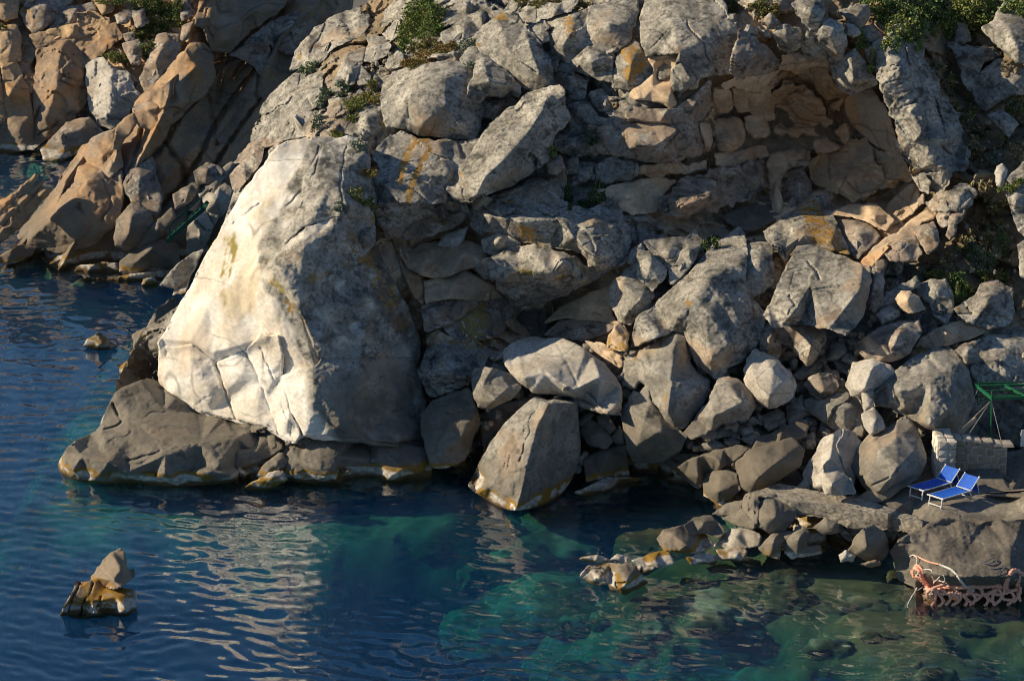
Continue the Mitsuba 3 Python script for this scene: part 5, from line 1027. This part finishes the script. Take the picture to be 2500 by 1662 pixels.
# ------------------------------------------------------------------ two sunbeds
def sunbed(x, y, z, label):
    t = thing('sunbed', label, 'sunbed', 'blue sunbeds on the terrace')
    d, w, u = C(.79, .61, 0), C(.66, -.75, 0), C(0, 0, 1.0)
    O = C(x, y, z)
    pt = lambda a, b, c: O + d * a + w * b + u * c
    L, W, Hh = .95, .215, .25
    th = math.radians(45)
    bx, bz = math.cos(th), math.sin(th)
    back = lambda a, b, c=0: pt(L + a * bx - c * bz, b, Hh + a * bz + c * bx)
    r = .014
    obj('foot_bar', tube([pt(0, -W - .03, Hh), pt(0, 0, Hh), pt(0, W + .03, Hh)], .019), 'white_metal_finish', t, smooth=40)
    for s in (-1, 1):
        obj('side_rail', tube([pt(0, s * W, Hh), pt(L * .5, s * W, Hh), pt(L + .05, s * W, Hh)], r), 'white_metal_finish', t, smooth=40)
        obj('leg', tube([pt(.03, s * (W - .03), Hh), pt(.015, s * (W - .03), .12), pt(0, s * (W - .03), 0)], .016), 'white_metal_finish', t, smooth=40)
        obj('leg', tube([pt(L - .02, s * (W - .02), Hh), pt(L + .05, s * (W - .02), .12), pt(L + .12, s * (W - .02), 0)], r), 'white_metal_finish', t, smooth=40)
        obj('back_rail', tube([back(0, s * W), back(.2, s * W), back(.41, s * W)], r), 'white_metal_finish', t, smooth=40)
        obj('support_strut', tube([back(.27, s * W), pt(L + .29, s * W, .2), pt(L + .30, s * W * .98, .10)], .009), 'white_metal_finish', t, smooth=40)
        obj('joint', trimesh.creation.icosphere(2, .024).apply_translation(back(.40, s * W)), 'white_metal_finish', t, smooth=True)
    obj('leg_crossbar', tube([pt(0, -W + .03, .05), pt(0, 0, .05), pt(0, W - .03, .05)], .015), 'white_metal_finish', t, smooth=40)
    obj('rear_crossbar', tube([pt(L + .09, -W + .02, .06), pt(L + .09, 0, .06), pt(L + .09, W - .02, .06)], .012), 'white_metal_finish', t, smooth=40)
    obj('hinge_bar', tube([pt(L, -W, Hh + .012), pt(L, 0, Hh + .012), pt(L, W, Hh + .012)], .013), 'white_metal_finish', t, smooth=40)

    def cloth(fn, n, sag):
        a, b = np.meshgrid(np.linspace(0, 1, n), np.linspace(-1, 1, 9), indexing='ij')
        v = np.array([fn(x_, y_, -sag * (1 - y_ * y_)) for x_, y_ in zip(a.ravel(), b.ravel())])
        nn = np.array([fn(x_, y_, -sag * (1 - y_ * y_) - .006) for x_, y_ in zip(a.ravel(), b.ravel())])
        f = grid_faces(n, 9)
        return np.vstack([v, nn]), np.vstack([f, f[:, ::-1] + len(v)])
    obj('seat_cloth', cloth(lambda a, b, s: pt(.02 + a * (L - .04), b * (W - .004), Hh + .012 + s), 12, .02), 'blue_cloth_finish', t, smooth=40)
    obj('backrest_cloth', cloth(lambda a, b, s: back(.02 + a * .37, b * (W - .004), .012 + s), 9, .02), 'blue_cloth_finish', t, smooth=40)
    obj('sling_cloth', cloth(lambda a, b, s: pt(L + .26 + .02 * a, b * W * .9, .36 - .2 * a + s), 5, .01), 'blue_cloth_finish', t, smooth=40)


sunbed(9.90, 58.2, 1.26, 'nearer of the two blue sunbeds with white metal frames, on the terrace edge')
sunbed(9.53, 58.76, 1.27, 'farther blue sunbed with white metal frame, close to the stone pillar')
# ------------------------------------------------------------------ small rubble lying in the gaps
rng = np.random.default_rng(63)
base_ = trimesh.creation.icosphere(subdivisions=2)
rub = []
for fr_, poly_, n_, big_ in (('6', '60,640 560,560 760,640 1000,560 1360,600 1300,760 1120,820 1060,1180 760,1240 200,1260 120,1160', 520, .17), ('2', '-40,700 60,480 200,300 330,240 420,330 260,480 120,640', 150, .11), ('5', '820,760 1500,700 1560,1260 1280,1420 760,1300', 160, .16), ('3', '1500,300 1700,300 1960,700 2000,1500 1450,1560 1750,1100', 45, .08)):
    pg_ = Polygon(pts(poly_, fr_)[0])
    x0, y0, x1, y1 = pg_.bounds
    while n_ > 0:
        q = rng.uniform((x0, y0), (x1, y1))
        if not pg_.contains(shapely.Point(q)):
            continue
        n_ -= 1
        r = big_ * rng.uniform(.25, 1.0) ** 1.5
        w = base_.vertices * rng.uniform(.55, 1.3, 3)
        w = np.sign(w) * np.abs(w) ** .75 * (1 + .7 * (fbm(w * 1.4 + n_ * 2.3, 2, 2) - .5)[:, None]) * r + at(q, float(HEAD(q[None])[0]) - rng.uniform(.15, .6))
        tn = [C(.30, .28, .25), C(.24, .215, .185), C(.36, .30, .23), C(.20, .19, .175)][rng.integers(0, 4)]
        rub.append((w, tn * (.7 + .6 * noise(w * 14, 2)[:, None])))
k = obj('rubble', (np.vstack([r[0] for r in rub]), np.vstack([base_.faces + i * len(base_.vertices) for i in range(len(rub))])), STONE, smooth=False, color=np.vstack([r[1] for r in rub]))
tag(k, 'loose shards and gravel filling the gaps between the rocks', kind='stuff')
# ------------------------------------------------------------------ dry stone wall with its end pillar
WALL = thing('stone_wall', 'low wall of mortared stones ending in a squared pillar behind the sunbeds', 'wall')
rng = np.random.default_rng(77)
vo, ff = [], None
obj('core', cat_([trimesh.creation.box((.40, .85, 1.0)).apply_translation((10.43, 60.42, 1.75)), trimesh.creation.box((1.36, .30, .80)).apply_translation((11.29, 60.62, 1.62))]), 'mortar_finish', WALL)


def stone_piece(o_, ex, ey, ez, x0, x1, z0, z1, depth, tone):
    """an uneven block standing proud of a wall face: o_ corner, ex along, ez up, ey outward"""
    j = lambda s: rng.uniform(-s, s)
    P8 = []
    for zz in (z0, z1):
        for xx in (x0, x1):
            sx = .014 if xx == x0 else -.014
            sz = .014 if zz == z0 else -.014
            P8.append(o_ + ex * (xx + j(.018)) + ez * (zz + j(.014)) - ey * .06)
            P8.append(o_ + ex * (xx + sx + j(.016)) + ez * (zz + sz + j(.014)) + ey * (depth * .55))
            P8.append(o_ + ex * (xx + sx * 2.6 + j(.015)) + ez * (zz + sz * 2.4 + j(.012)) + ey * (depth + j(.012)))
    P8.append(o_ + ex * (x0 + x1) / 2 + ez * (z0 + z1) / 2 + ey * (depth + .012))
    m = trimesh.convex.convex_hull(np.array(P8))
    m = m.subdivide()
    c = np.clip(tone * (1 + .5 * (noise(m.vertices * 24, 3)[:, None] - .5)), .03, .8)
    obj('stone', (m.vertices, m.faces), STONE, WALL, smooth=False, color=c)


def face(o_, ex, ey, width, rows, height_l, height_r, tone_a, tone_b, wmin, wmax):
    z = 0.0
    ez = C(0, 0, 1.0)
    for r_ in rows:
        x = 0.0
        while x < width - .02:
            w_ = min(rng.uniform(wmin, wmax), width - x)
            if width - x - w_ < wmin * .6:
                w_ = width - x
            hh = (height_l + (height_r - height_l) * (x + w_ / 2) / width)
            tn = tone_a + (tone_b - tone_a) * rng.random()
            stone_piece(o_, ex, ey, ez, x + .006, x + w_ - .006, z * hh, (z + r_) * hh - .008, rng.uniform(.012, .03), tn)
            x += w_
        z += r_


sa, sb = C(.60, .58, .54), C(.46, .42, .36)
face(C(10.22, 60.0, 1.22), C(1, 0, 0), C(0, -1, 0), .44, [.14, .15, .17, .17, .18, .19], 1.07, 1.07, sa, sb, .13, .26)
face(C(10.22, 60.86, 1.22), C(0, -1, 0), C(-1, 0, 0), .86, [.14, .15, .17, .17, .18, .19], 1.07, 1.07, C(.75, .73, .69), C(.62, .57, .50), .14, .30)
face(C(10.68, 60.47, 1.22), C(1, 0, 0), C(0, -1, 0), 1.29, [.2, .2, .22, .2, .18], 1.0, .82, C(.40, .34, .27), C(.27, .23, .185), .16, .36)
face(C(10.22, 60.86, 2.27), C(1, 0, 0), C(0, 0, 1), .44, [.01], 1, 1, sa, sb, .5, .6)
for i in range(3):                                               # top of the pillar
    for jx in range(2):
        stone_piece(C(10.22, 60.0, 2.27), C(1, 0, 0), C(0, 0, 1), C(0, 1, 0), jx * .22, jx * .22 + .21, i * .28, i * .28 + .27, rng.uniform(.0, .03), sa + (sb - sa) * rng.random())
x = 10.66
while x < 11.95:                                                 # coping
    w_ = rng.uniform(.16, .3)
    zt = 2.22 - .19 * (x - 10.66) / 1.3
    stone_piece(C(x, 60.44, zt), C(1, 0, 0), C(0, 0, 1), C(0, 1, 0), 0, w_ - .01, 0, .36, rng.uniform(.0, .03), C(.44, .40, .36) * rng.uniform(.8, 1.1))
    x += w_
# ------------------------------------------------------------------ green metal frame with its stays
PG = thing('pergola', 'green metal frame of slim beams on a post, stayed with wires, at the right edge', 'pergola')
zt = float(at(uv('G', 1715, 660), 61.1)[2])
g = lambda x, y, z=zt: at_z(uv('G', x, y), z)
obj('post', tube([at(uv('G', 1722, 530), 61.1), at(uv('G', 1712, 1000), 61.1), C(*at(uv('G', 1700, 1390), 61.1)[:2], 1.2)], .020, 8), 'green_paint_finish', PG, smooth=40)
ca, cb = g(1405, 402), g(1722, 660)
obj('end_beam', bar(ca, cb, .05, .07), 'green_paint_finish', PG)
cc = g(1930, 428)
cd_ = g(2281, 612)
obj('cross_beam', bar(cc, cc + (cd_ - cc) * 1.05, .045, .06), 'green_paint_finish', PG)
for (x, y, x2, y2, w_) in ((1400, 400, 2281, 376, .03), (1430, 450, 2281, 428, .055), (1550, 530, 2281, 512, .026), (1722, 618, 2281, 594, .024), (1735, 655, 2281, 640, .06)):
    a_, b_ = g(x, y), g(x2, y2)
    obj('long_beam', bar(a_, a_ + (b_ - a_) * 1.5, w_, w_ * 1.2), 'green_paint_finish', PG)
b2 = at(uv('G', 1497, 480), float(g(1470, 455)[1]))
obj('post_stub', bar(b2, b2 + C(.01, 0, .26), .03), 'green_paint_finish', PG)
yb = float(g(1475, 480)[1])
obj('bracket', tube([at(uv('G', 1470, 520), yb), at(uv('G', 1472, 640), yb), at(uv('G', 1477, 772), yb)], .012, 6), 'green_paint_finish', PG, smooth=40)
obj('bracket', tube([at(uv('G', 1477, 772), yb), at(uv('G', 1540, 705), yb - .15), at(uv('G', 1605, 632), yb - .3)], .012, 6), 'green_paint_finish', PG, smooth=40)
for (x, y, x2, y2, Y1, Y2, r_, m_) in ((1478, 505, 1140, 1225, yb, 60.75, .006, 'wire_finish'), (1690, 718, 1120, 1265, 61.0, 60.7, .010, 'weathered_wood_finish'), (1690, 720, 1305, 1305, 61.0, 60.7, .006, 'wire_finish'), (1728, 760, 1890, 1425, 61.0, 60.65, .008, 'wire_finish')):
    a_, b_ = at(uv('G', x, y), Y1), at(uv('G', x2, y2), Y2)
    obj('stay_wire', tube([a_, (a_ + b_) / 2, b_], r_, 5), m_, PG, smooth=40)
bd = thing('board', 'pale wooden board leaning behind the stone wall under the green frame', 'board')
del labels[bd]
COUNT['board'] = 0
a_, b_ = at(uv('G', 1450, 1010), 61.0), at(uv('G', 1140, 1290), 60.85)
k = obj('board', bar(a_, b_, .03, .10), 'weathered_wood_finish')
tag(k, 'pale wooden board leaning behind the stone wall under the green frame', 'board')
a_ = at(uv('G', 2245, 1490), 61.2)
k = obj('panel', trimesh.creation.box((.20, .03, .42)).apply_translation(a_ + C(.06, 0, .2)), 'white_metal_finish')
tag(k, 'white panel standing at the right edge of the picture behind the wall', 'panel')
# ------------------------------------------------------------------ green stair in the gully
ST = thing('stair', 'steep green metal stair with one handrail in the shaded gully left of the white face', 'stair')
sy = lambda x, y, Y=81.6: at(uv('S', x, y), Y)
off = C(.0, .9, .0)
for k_, o_ in enumerate((C(0, 0, 0), off)):
    obj('stringer', bar(sy(240, 1290) + o_, sy(1180, 470) + o_, .04, .12), 'dull_green_finish', ST)
for i in range(9):
    a_ = sy(300 + i * 104, 1215 - i * 91)
    obj('tread', trimesh.creation.box((.14, .9, .025)).apply_translation(a_ + C(0, .45, -.05)), 'dull_green_finish', ST)
obj('handrail', cat_([bar(sy(190, 1030), sy(1250, 70), .025, .035), bar(sy(215, 960), sy(1270, 10), .02, .03)]), 'dull_green_finish', ST)
for (x, y, y2) in ((335, 920, 1330), (745, 540, 900), (1100, 210, 560)):
    obj('rail_post', bar(sy(x, y2), sy(x, y), .05, .05), 'dull_green_finish', ST)
# ------------------------------------------------------------------ ropes over the big dark rock
def surface_of(keys):
    v = np.vstack([MESH[k] for k in keys])
    t = v[:, 1] * CP + (CAM_H - v[:, 2]) * SP
    q = np.stack([512 + F * v[:, 0] / t, 340 - F * (-(CAM_H - v[:, 2]) * CP + v[:, 1] * SP) / t], -1)
    ij = np.round(q / 2).astype(int)
    ok = (ij[:, 0] > -60) & (ij[:, 0] < 620) & (ij[:, 1] > -150) & (ij[:, 1] < 380)
    zb = np.full((700, 560), 1e9)
    np.minimum.at(zb, (ij[ok, 0] + 70, ij[ok, 1] + 160), v[ok, 1])

    def look(q_, r_=2):
        a, b = int(round(q_[0] / 2)) + 70, int(round(q_[1] / 2)) + 160
        w = zb[a - r_:a + r_ + 1, b - r_:b + r_ + 1]
        w = w[w < 1e8]
        return float(np.median(w)) if len(w) else 65.0
    return look


look_rock = surface_of(['mooring_rock'])
edge_Y = min(look_rock(uv('R', x, y)) for x in (900, 1300, 1700) for y in (900, 980)) - .05


def on_rock(x, y, lift=.035):
    q = uv('R', x, y)
    return at(q, edge_Y - .02 * lift if y > 930 else min(look_rock(q), edge_Y + 1.4) - lift)


def rope(name, path, r, m, parent=None, label=None, twist=.35, n=70):
    P_ = spline([on_rock(*w) for w in path], n)
    k_ = np.arange(n)
    rr = r * (1 + .22 * np.sin(k_ * 1.9))
    key = obj(name, tube(P_, rr, 7), m, parent, smooth=50)
    if label:
        tag(key, label, 'rope')


MR = thing('mooring_rope', 'thick orange rope laced in hanging loops round the foot of the dark rock', 'rope')
rope('main_strand', [(560, 590), (640, 640), (700, 760), (790, 850), (880, 930), (960, 880), (1060, 900), (1180, 890), (1300, 900), (1420, 885), (1560, 890), (1700, 890), (1830, 880), (1950, 870), (2020, 900), (2080, 800), (2130, 690), (2230, 630), (2330, 680), (2420, 760)], .050, 'orange_rope_finish', MR, n=150)
rope('second_strand', [(930, 960), (1050, 1010), (1180, 985), (1330, 1030), (1480, 1000), (1640, 1030), (1800, 1000), (1950, 1020), (2100, 980), (2250, 940)], .038, 'orange_rope_finish', MR, n=90)
rope('second_strand', [(520, 620), (560, 720), (620, 720), (680, 790), (760, 870), (850, 950), (900, 960), (980, 900), (1100, 930), (1240, 900), (1400, 910)], .044, 'orange_rope_finish', MR, n=90)
rope('upper_loop', [(560, 600), (640, 560), (690, 620), (660, 720), (590, 760), (540, 700), (530, 640)], .030, 'orange_rope_finish', MR)
lp = [(790, 930, 760, 1020, 810, 1090), (900, 960, 900, 1080, 830, 1210), (940, 980, 1030, 1130, 930, 1225), (1000, 900, 1150, 1080, 1060, 1190), (1080, 930, 1280, 1110, 1160, 1200), (1200, 890, 1320, 1060, 1180, 1190), (1300, 980, 1420, 1120, 1380, 1210),
      (1440, 930, 1400, 1060, 1540, 1170), (1480, 950, 1560, 1090, 1460, 1190), (1620, 890, 1680, 990, 1560, 1120), (1660, 960, 1770, 1110, 1700, 1210), (1840, 930, 1760, 1040, 1900, 1170), (1880, 920, 1840, 1090, 1880, 1200), (1960, 920, 1990, 1060, 1880, 1170), (2010, 920, 2010, 1080, 2180, 1110), (2080, 900, 2200, 1060, 2080, 1190), (2220, 760, 2300, 960, 2180, 1150), (2290, 700, 2240, 900, 2300, 1120)]
for (x0, y0, x1, y1, x2, y2) in lp:
    rope('loop', [(x0, y0), ((x0 + x1) / 2 + 6, (y0 + y1) / 2), (x1, y1), ((x1 + x2) / 2 + .12 * (x1 - x2), (y1 + y2) / 2 + 10), (x2, y2)], .036, 'orange_rope_finish', MR, n=34)
rope('white_rope', [(480, 400), (540, 370), (600, 450), (590, 540), (580, 690), (660, 640), (760, 605), (850, 640), (850, 720), (880, 800), (870, 830)], .014, 'white_rope_finish', None, 'thin white rope looping down the left of the dark rock')
rope('white_rope', [(970, 525), (1080, 570), (1200, 640), (1290, 750), (1370, 850), (1420, 900), (1490, 930), (1540, 960)], .026, 'white_rope_finish', None, 'frayed white rope running slantwise down to the orange loops')
rope('pink_rope', [(540, 375), (640, 410), (740, 460), (840, 495), (960, 520)], .020, 'orange_rope_finish', None, 'faded pink rope stretched along the top of the dark rock', n=40)
rope('white_rope', [(870, 840), (960, 790), (1050, 740), (1040, 710), (960, 740), (880, 800), (740, 860), (640, 930), (570, 960), (520, 1040), (440, 1240)], .011, 'white_rope_finish', None, 'thin white cord trailing from the dark rock into the water')
rope('blue_rope', [(1800, 590), (1900, 600), (2030, 570), (1960, 690), (1950, 780), (1970, 820)], .016, 'dark_rope_finish', None, 'dark blue rope tied above the right hand loops')
rope('blue_rope', [(1690, 500), (1780, 450), (1880, 430), (1910, 500), (1860, 540), (1760, 520), (1700, 510)], .010, 'dark_rope_finish', None, 'dark coil of cord lying on top of the dark rock')

# ------------------------------------------------------------------ plants
look = surface_of([k for k in MESH if k not in ('sea', 'seabed')])
GREEN, OLIVE, SILVER, RUST, DEEP, DRY = C(.115, .175, .040), C(.20, .20, .055), C(.20, .24, .18), C(.25, .15, .04), C(.030, .062, .018), C(.28, .22, .12)
scene['leaf'] = {'type': 'twosided', 'bsdf': {'type': 'principled', 'base_color': {'type': 'mesh_attribute', 'name': 'vertex_color'}, 'roughness': .6}}


def leaves(cen, rad, n, size, tones, seed, long=1.0):
    """n leaf quads in loose clumps inside an ellipsoid cushion"""
    r = np.random.default_rng(seed)
    nc = max(5, n // 45)
    cl = r.normal(0, 1, (nc, 3))
    cl = cl / np.linalg.norm(cl, axis=1, keepdims=True) * r.uniform(.35, 1, (nc, 1)) ** .6
    w = r.integers(0, nc, n)
    c = (cl[w] + r.normal(0, .15, (n, 3))) * rad + cen
    a = r.normal(0, 1, (n, 3)) + C(0, 0, .4 * long)
    a /= np.linalg.norm(a, axis=1, keepdims=True)
    b = np.cross(a, r.normal(0, 1, (n, 3)))
    b /= np.linalg.norm(b, axis=1, keepdims=True)
    s = size * r.uniform(.6, 1.3, (n, 1))
    v = np.stack([c, c + a * s * .55 * long + b * s * .42, c + a * s * 1.15 * long, c + a * s * .55 * long - b * s * .42], 1).reshape(-1, 3)
    i = np.arange(n)[:, None] * 4
    f = np.vstack([i + [0, 1, 2], i + [0, 2, 3]])
    tn = np.array(tones)
    col = tn[r.integers(0, len(tn), nc)][w] * .6 + tn[r.integers(0, len(tn), n)] * .4
    return v, f, np.repeat(np.clip(col * r.uniform(.6, 1.45, (n, 1)), .01, .5), 4, 0)


def join(parts):
    vs, fs, cs, k_ = [], [], [], 0
    for v, f, c in parts:
        vs.append(v), fs.append(f + k_), cs.append(c)
        k_ += len(v)
    return np.vstack(vs), np.vstack(fs), np.vstack(cs)


def plant(name, label, fr, spots, tones, size=.055, dens=1.0, kind=None, cat='shrub', long=1.0, stems=False, flat_=.8):
    """spots: (x, y, rx, rz) on the survey sheet; the cushion sits on whatever rock is there"""
    key = numbered(name)
    parts, st = [], []
    for k_, (x, y, rx, rz) in enumerate(spots):
        q = uv(fr, x, y)
        s = FRAMES[fr][2] * .4096
        Y = look(q, 3)
        m = Y / F
        rad = C(rx * s * m, rx * s * m * flat_, rz * s * m) * 1.3
        cen = at(q, Y - .12 - .35 * rad[1])
        n = int(np.clip(2300 * rad[0] * (rad[2] + .25 * rad[0]) * 4 / (size / .055) ** 2 * dens, 60, 7000))
        parts.append(leaves(cen, rad, n, size, tones, SEED[0] * 7 + k_, long))
        if stems:
            r = np.random.default_rng(SEED[0] + k_)
            for _ in range(4):
                e = cen + r.uniform(-.7, .7, 3) * rad + C(0, 0, rad[2] * .5)
                st.append(tube([cen - C(0, -.08, .05), (cen + e) / 2 + r.normal(0, .02, 3), e], .008, 4))
    SEED[0] += 1
    v, f, c = join(parts)
    if kind == 'stuff' or not stems:
        COUNT[name] -= 1
        if COUNT[name] == 0:
            del COUNT[name]
        k_ = obj(name, (v, f), 'leaf', color=c)
        tag(k_, label, None if kind else cat, None, kind)
        return
    obj('foliage', (v, f), 'leaf', key, color=c)
    m = cat_(st)
    obj('stem', (m.vertices, m.faces), 'weathered_wood_finish', key)
    tag(key, label, cat)


plant('shrub', 'large bushy green shrub at the top centre left of the crags', '2', [(520, 100, 80, 90), (465, 185, 60, 70), (570, 190, 60, 60), (590, 90, 50, 60), (440, 260, 35, 40), (540, 20, 50, 50)], [GREEN, OLIVE, GREEN * 1.3], .055, 1.2)
plant('shrub', 'dry brownish bush under the right side of the large green shrub', '2', [(560, 245, 60, 30), (500, 270, 40, 30)], [DRY * .6, OLIVE], .05, .9)
plant('succulent', 'rusty orange and green mat along the ledge above the big rounded boulder', '2', [(480, 345, 60, 22), (560, 305, 55, 22), (640, 268, 55, 20), (690, 250, 30, 16)], [RUST, OLIVE, RUST * .7], .04, 1.2, cat='plant')
plant('succulent', 'yellow green cushion plants on the ridge left of the big rounded boulder', '2', [(150, 565, 45, 26), (215, 535, 40, 24), (240, 470, 30, 26), (265, 545, 26, 24), (55, 725, 30, 16)], [OLIVE * 1.2, GREEN, RUST], .042, 1.1, cat='plant')
plant('silver_plant', 'silvery plant on top of the big rounded boulder', '2', [(770, 245, 50, 26), (780, 345, 22, 16)], [SILVER], .045, 1, cat='plant')
plant('silver_plant', 'silvery tuft beside the little heap of stones', '2', [(55, 1130, 32, 22), (165, 790, 35, 20)], [SILVER], .045, 1, cat='plant')
plant('shrub', 'small green yellow bush above the little heap of stones', '2', [(150, 1060, 36, 28), (195, 1095, 30, 26), (240, 1110, 26, 30)], [GREEN, OLIVE], .05, 1)
plant('succulent', 'orange green tuft left of the orange streaked slab', '2', [(235, 945, 42, 16)], [RUST, OLIVE], .04, 1, cat='plant')
plant('shrub', 'bright green tuft growing beside the long slantwise slab', '2', [(1238, 828, 26, 22)], [GREEN * 1.5], .05, 1)
plant('shrub', 'grey green bush on the middle ledge', '2', [(1445, 750, 42, 32)], [DEEP, SILVER * .6], .05, 1)
plant('shrub', 'dark green weed hanging down the middle ledge on the left', '2', [(1315, 1070, 22, 55), (1310, 1130, 20, 26)], [DEEP * 1.4, GREEN * .6], .05, .9)
plant('shrub', 'dark green weed spreading on the middle ledge on the right', '2', [(1470, 1070, 40, 30), (1400, 1120, 36, 20), (1480, 1020, 18, 30)], [DEEP * 1.4, GREEN * .6], .05, .9)
plant('succulent', 'olive growth along the crest at the top centre', '2', [(1180, 10, 70, 20), (1390, 15, 40, 16), (1060, 10, 30, 20)], [OLIVE, DRY * .8], .045, 1, cat='plant')
plant('shrub', 'green bush cascading between the blocks of the far cliff', '1', [(800, 30, 70, 50), (880, 40, 60, 40), (770, 190, 45, 35), (860, 150, 60, 35), (930, 125, 55, 35), (980, 60, 35, 45), (810, 275, 36, 36)], [GREEN, OLIVE, DEEP * 1.5], .06, .9)
plant('shrub', 'green cushion on top of the white block across the cove', '1', [(625, 310, 55, 20), (680, 320, 26, 22)], [GREEN, OLIVE], .055, .9)
plant('succulent', 'sparse green growth at the top left corner', '1', [(600, 0, 60, 25), (10, 150, 20, 16)], [OLIVE, GREEN], .055, .9, cat='plant')
plant('silver_plant', 'silvery bushes in the gully below the grey slab', '1', [(1800, 520, 45, 40), (1860, 490, 40, 35), (1760, 560, 30, 30), (1745, 680, 30, 45)], [SILVER, SILVER * .6, DEEP * 2], .055, 1, cat='plant')
plant('silver_plant', 'silvery green tuft on the cracked slabs of the gully', '1', [(1690, 370, 44, 24)], [SILVER, GREEN], .05, 1, cat='plant')
plant('succulent', 'yellow green cushions on the ridge above the white face', '1', [(1940, 575, 50, 28), (1925, 640, 28, 22), (1840, 735, 34, 12)], [OLIVE * 1.2, GREEN], .045, 1, cat='plant')
plant('ground_cover', 'green creeper covering the top of the right slope', '3', [(1210, 20, 70, 40), (1330, 70, 90, 60), (1450, 40, 80, 50), (1340, 170, 60, 60), (1290, 250, 40, 40), (1560, 70, 70, 60), (1590, 150, 50, 50), (1660, 60, 70, 60), (1760, 60, 80, 70), (1860, 40, 70, 50), (1740, 160, 40, 40), (1980, 60, 60, 60), (1960, 20, 60, 40), (1130, 230, 30, 60), (1180, 350, 20, 60), (1400, 150, 60, 70), (1500, 130, 50, 60), (1420, 230, 40, 50)],
      [DEEP * 2.0, GREEN * 1.15, OLIVE * 1.2], .06, .8, kind='stuff')
plant('grass', 'dry grass and weeds on the right slope', '3', [(1960, 560, 60, 40), (1990, 640, 40, 40), (1540, 380, 50, 50), (1600, 480, 40, 60), (1720, 700, 60, 60), (1680, 600, 50, 60), (1760, 800, 50, 50), (1700, 1300, 60, 40), (1800, 1290, 50, 40), (1600, 1430, 60, 30), (1720, 1370, 50, 36), (1850, 1230, 50, 40), (1840, 1100, 50, 50), (1760, 1020, 50, 50), (1900, 780, 40, 40), (1980, 820, 40, 40)],
      [DRY * 1.1, OLIVE * .9, DRY * .7, SILVER * .6], .07, .35, kind='stuff', long=1.6)
plant('shrub', 'grey green round shrub on the right slope above the terrace rocks', '3', [(1775, 1430, 62, 62), (1760, 1380, 40, 40)], [SILVER * .8, GREEN, SILVER * .6], .05, 1.3)
plant('shrub', 'grey green upright bush right of the round shrub', '3', [(1905, 1320, 32, 60)], [SILVER * .7, GREEN * .8], .05, 1.1)
plant('succulent', 'orange tipped green cushion right of the round shrub', '3', [(1840, 1510, 60, 26), (1900, 1530, 30, 30)], [RUST, GREEN, DEEP * 2], .045, 1.1, cat='plant')
plant('shrub', 'green cushion draping over the rocks below the right slope', '6', [(1530, 400, 50, 45), (1590, 440, 30, 36), (1545, 470, 30, 40)], [GREEN, OLIVE, DEEP * 2], .045, 1.2)
plant('silver_plant', 'small silvery bush at the left foot of the right slope', '6', [(1355, 360, 32, 30)], [SILVER * 1.2], .045, 1, cat='plant')
plant('succulent', 'green patch beside the small silvery bush', '6', [(1440, 355, 45, 18)], [GREEN, OLIVE], .045, 1, cat='plant')
plant('shrub', 'dark green weed between the grey slabs under the cave', '6', [(285, 210, 34, 36), (300, 180, 24, 20)], [DEEP * 1.6, GREEN * .7], .05, 1)
plant('succulent', 'olive and rust plants hanging over the top of the cave on the left', '3', [(410, 30, 28, 36), (580, 60, 36, 40), (645, 70, 30, 45), (560, 20, 40, 24)], [OLIVE, RUST, DEEP * 2], .045, 1, cat='plant')
plant('shrub', 'pale yellow green bush at the right edge halfway up the dry slope', '3', [(1985, 555, 50, 45), (1950, 590, 36, 30)], [OLIVE * 1.2, GREEN * 1.2, SILVER * .8], .05, 1)
plant('silver_plant', 'pale silvery plant in the shaded slope right of the rock rib', '3', [(1855, 865, 34, 30)], [SILVER], .05, 1, cat='plant')
plant('succulent', 'olive strip of plants along the rocks at the right edge', '3', [(1930, 1030, 40, 18), (1985, 1000, 30, 18)], [OLIVE, GREEN], .045, 1, cat='plant')
for k in [k for k in labels if k in ('ground_cover', 'grass')]:
    labels[k]['kind'] = 'stuff'

# dry roots hanging on the middle ledge, a dead branch on the right slope
for nm, lab, fr_, strands in (('dry_root', 'dry grey root hanging down the middle ledge on the left', '2', [[(1300, 925), (1290, 985), (1300, 1040), (1310, 1095)], [(1310, 930), (1305, 990), (1318, 1050)], [(1292, 930), (1282, 1000), (1288, 1050)]]),
                              ('dry_root', 'dry grey root hanging down the middle ledge on the right', '2', [[(1475, 985), (1470, 1030), (1478, 1075)], [(1485, 990), (1488, 1040)], [(1466, 990), (1460, 1050)]]),
                              ('dead_branch', 'thin dead branch lying on the dry right slope', '3', [[(1800, 1330), (1840, 1295), (1885, 1265)], [(1845, 1292), (1850, 1270)], [(1820, 1312), (1850, 1310)]])):
    ms = []
    for st_ in strands:
        q_ = [uv(fr_, *w) for w in st_]
        ms.append(tube(spline([at(w, look(w, 1) - .05) for w in q_], 14), np.linspace(.016, .006, 14), 5))
    m = cat_(ms)
    k = obj(nm, (m.vertices, m.faces), 'weathered_wood_finish', smooth=True)
    tag(k, lab, 'root' if nm == 'dry_root' else 'branch')
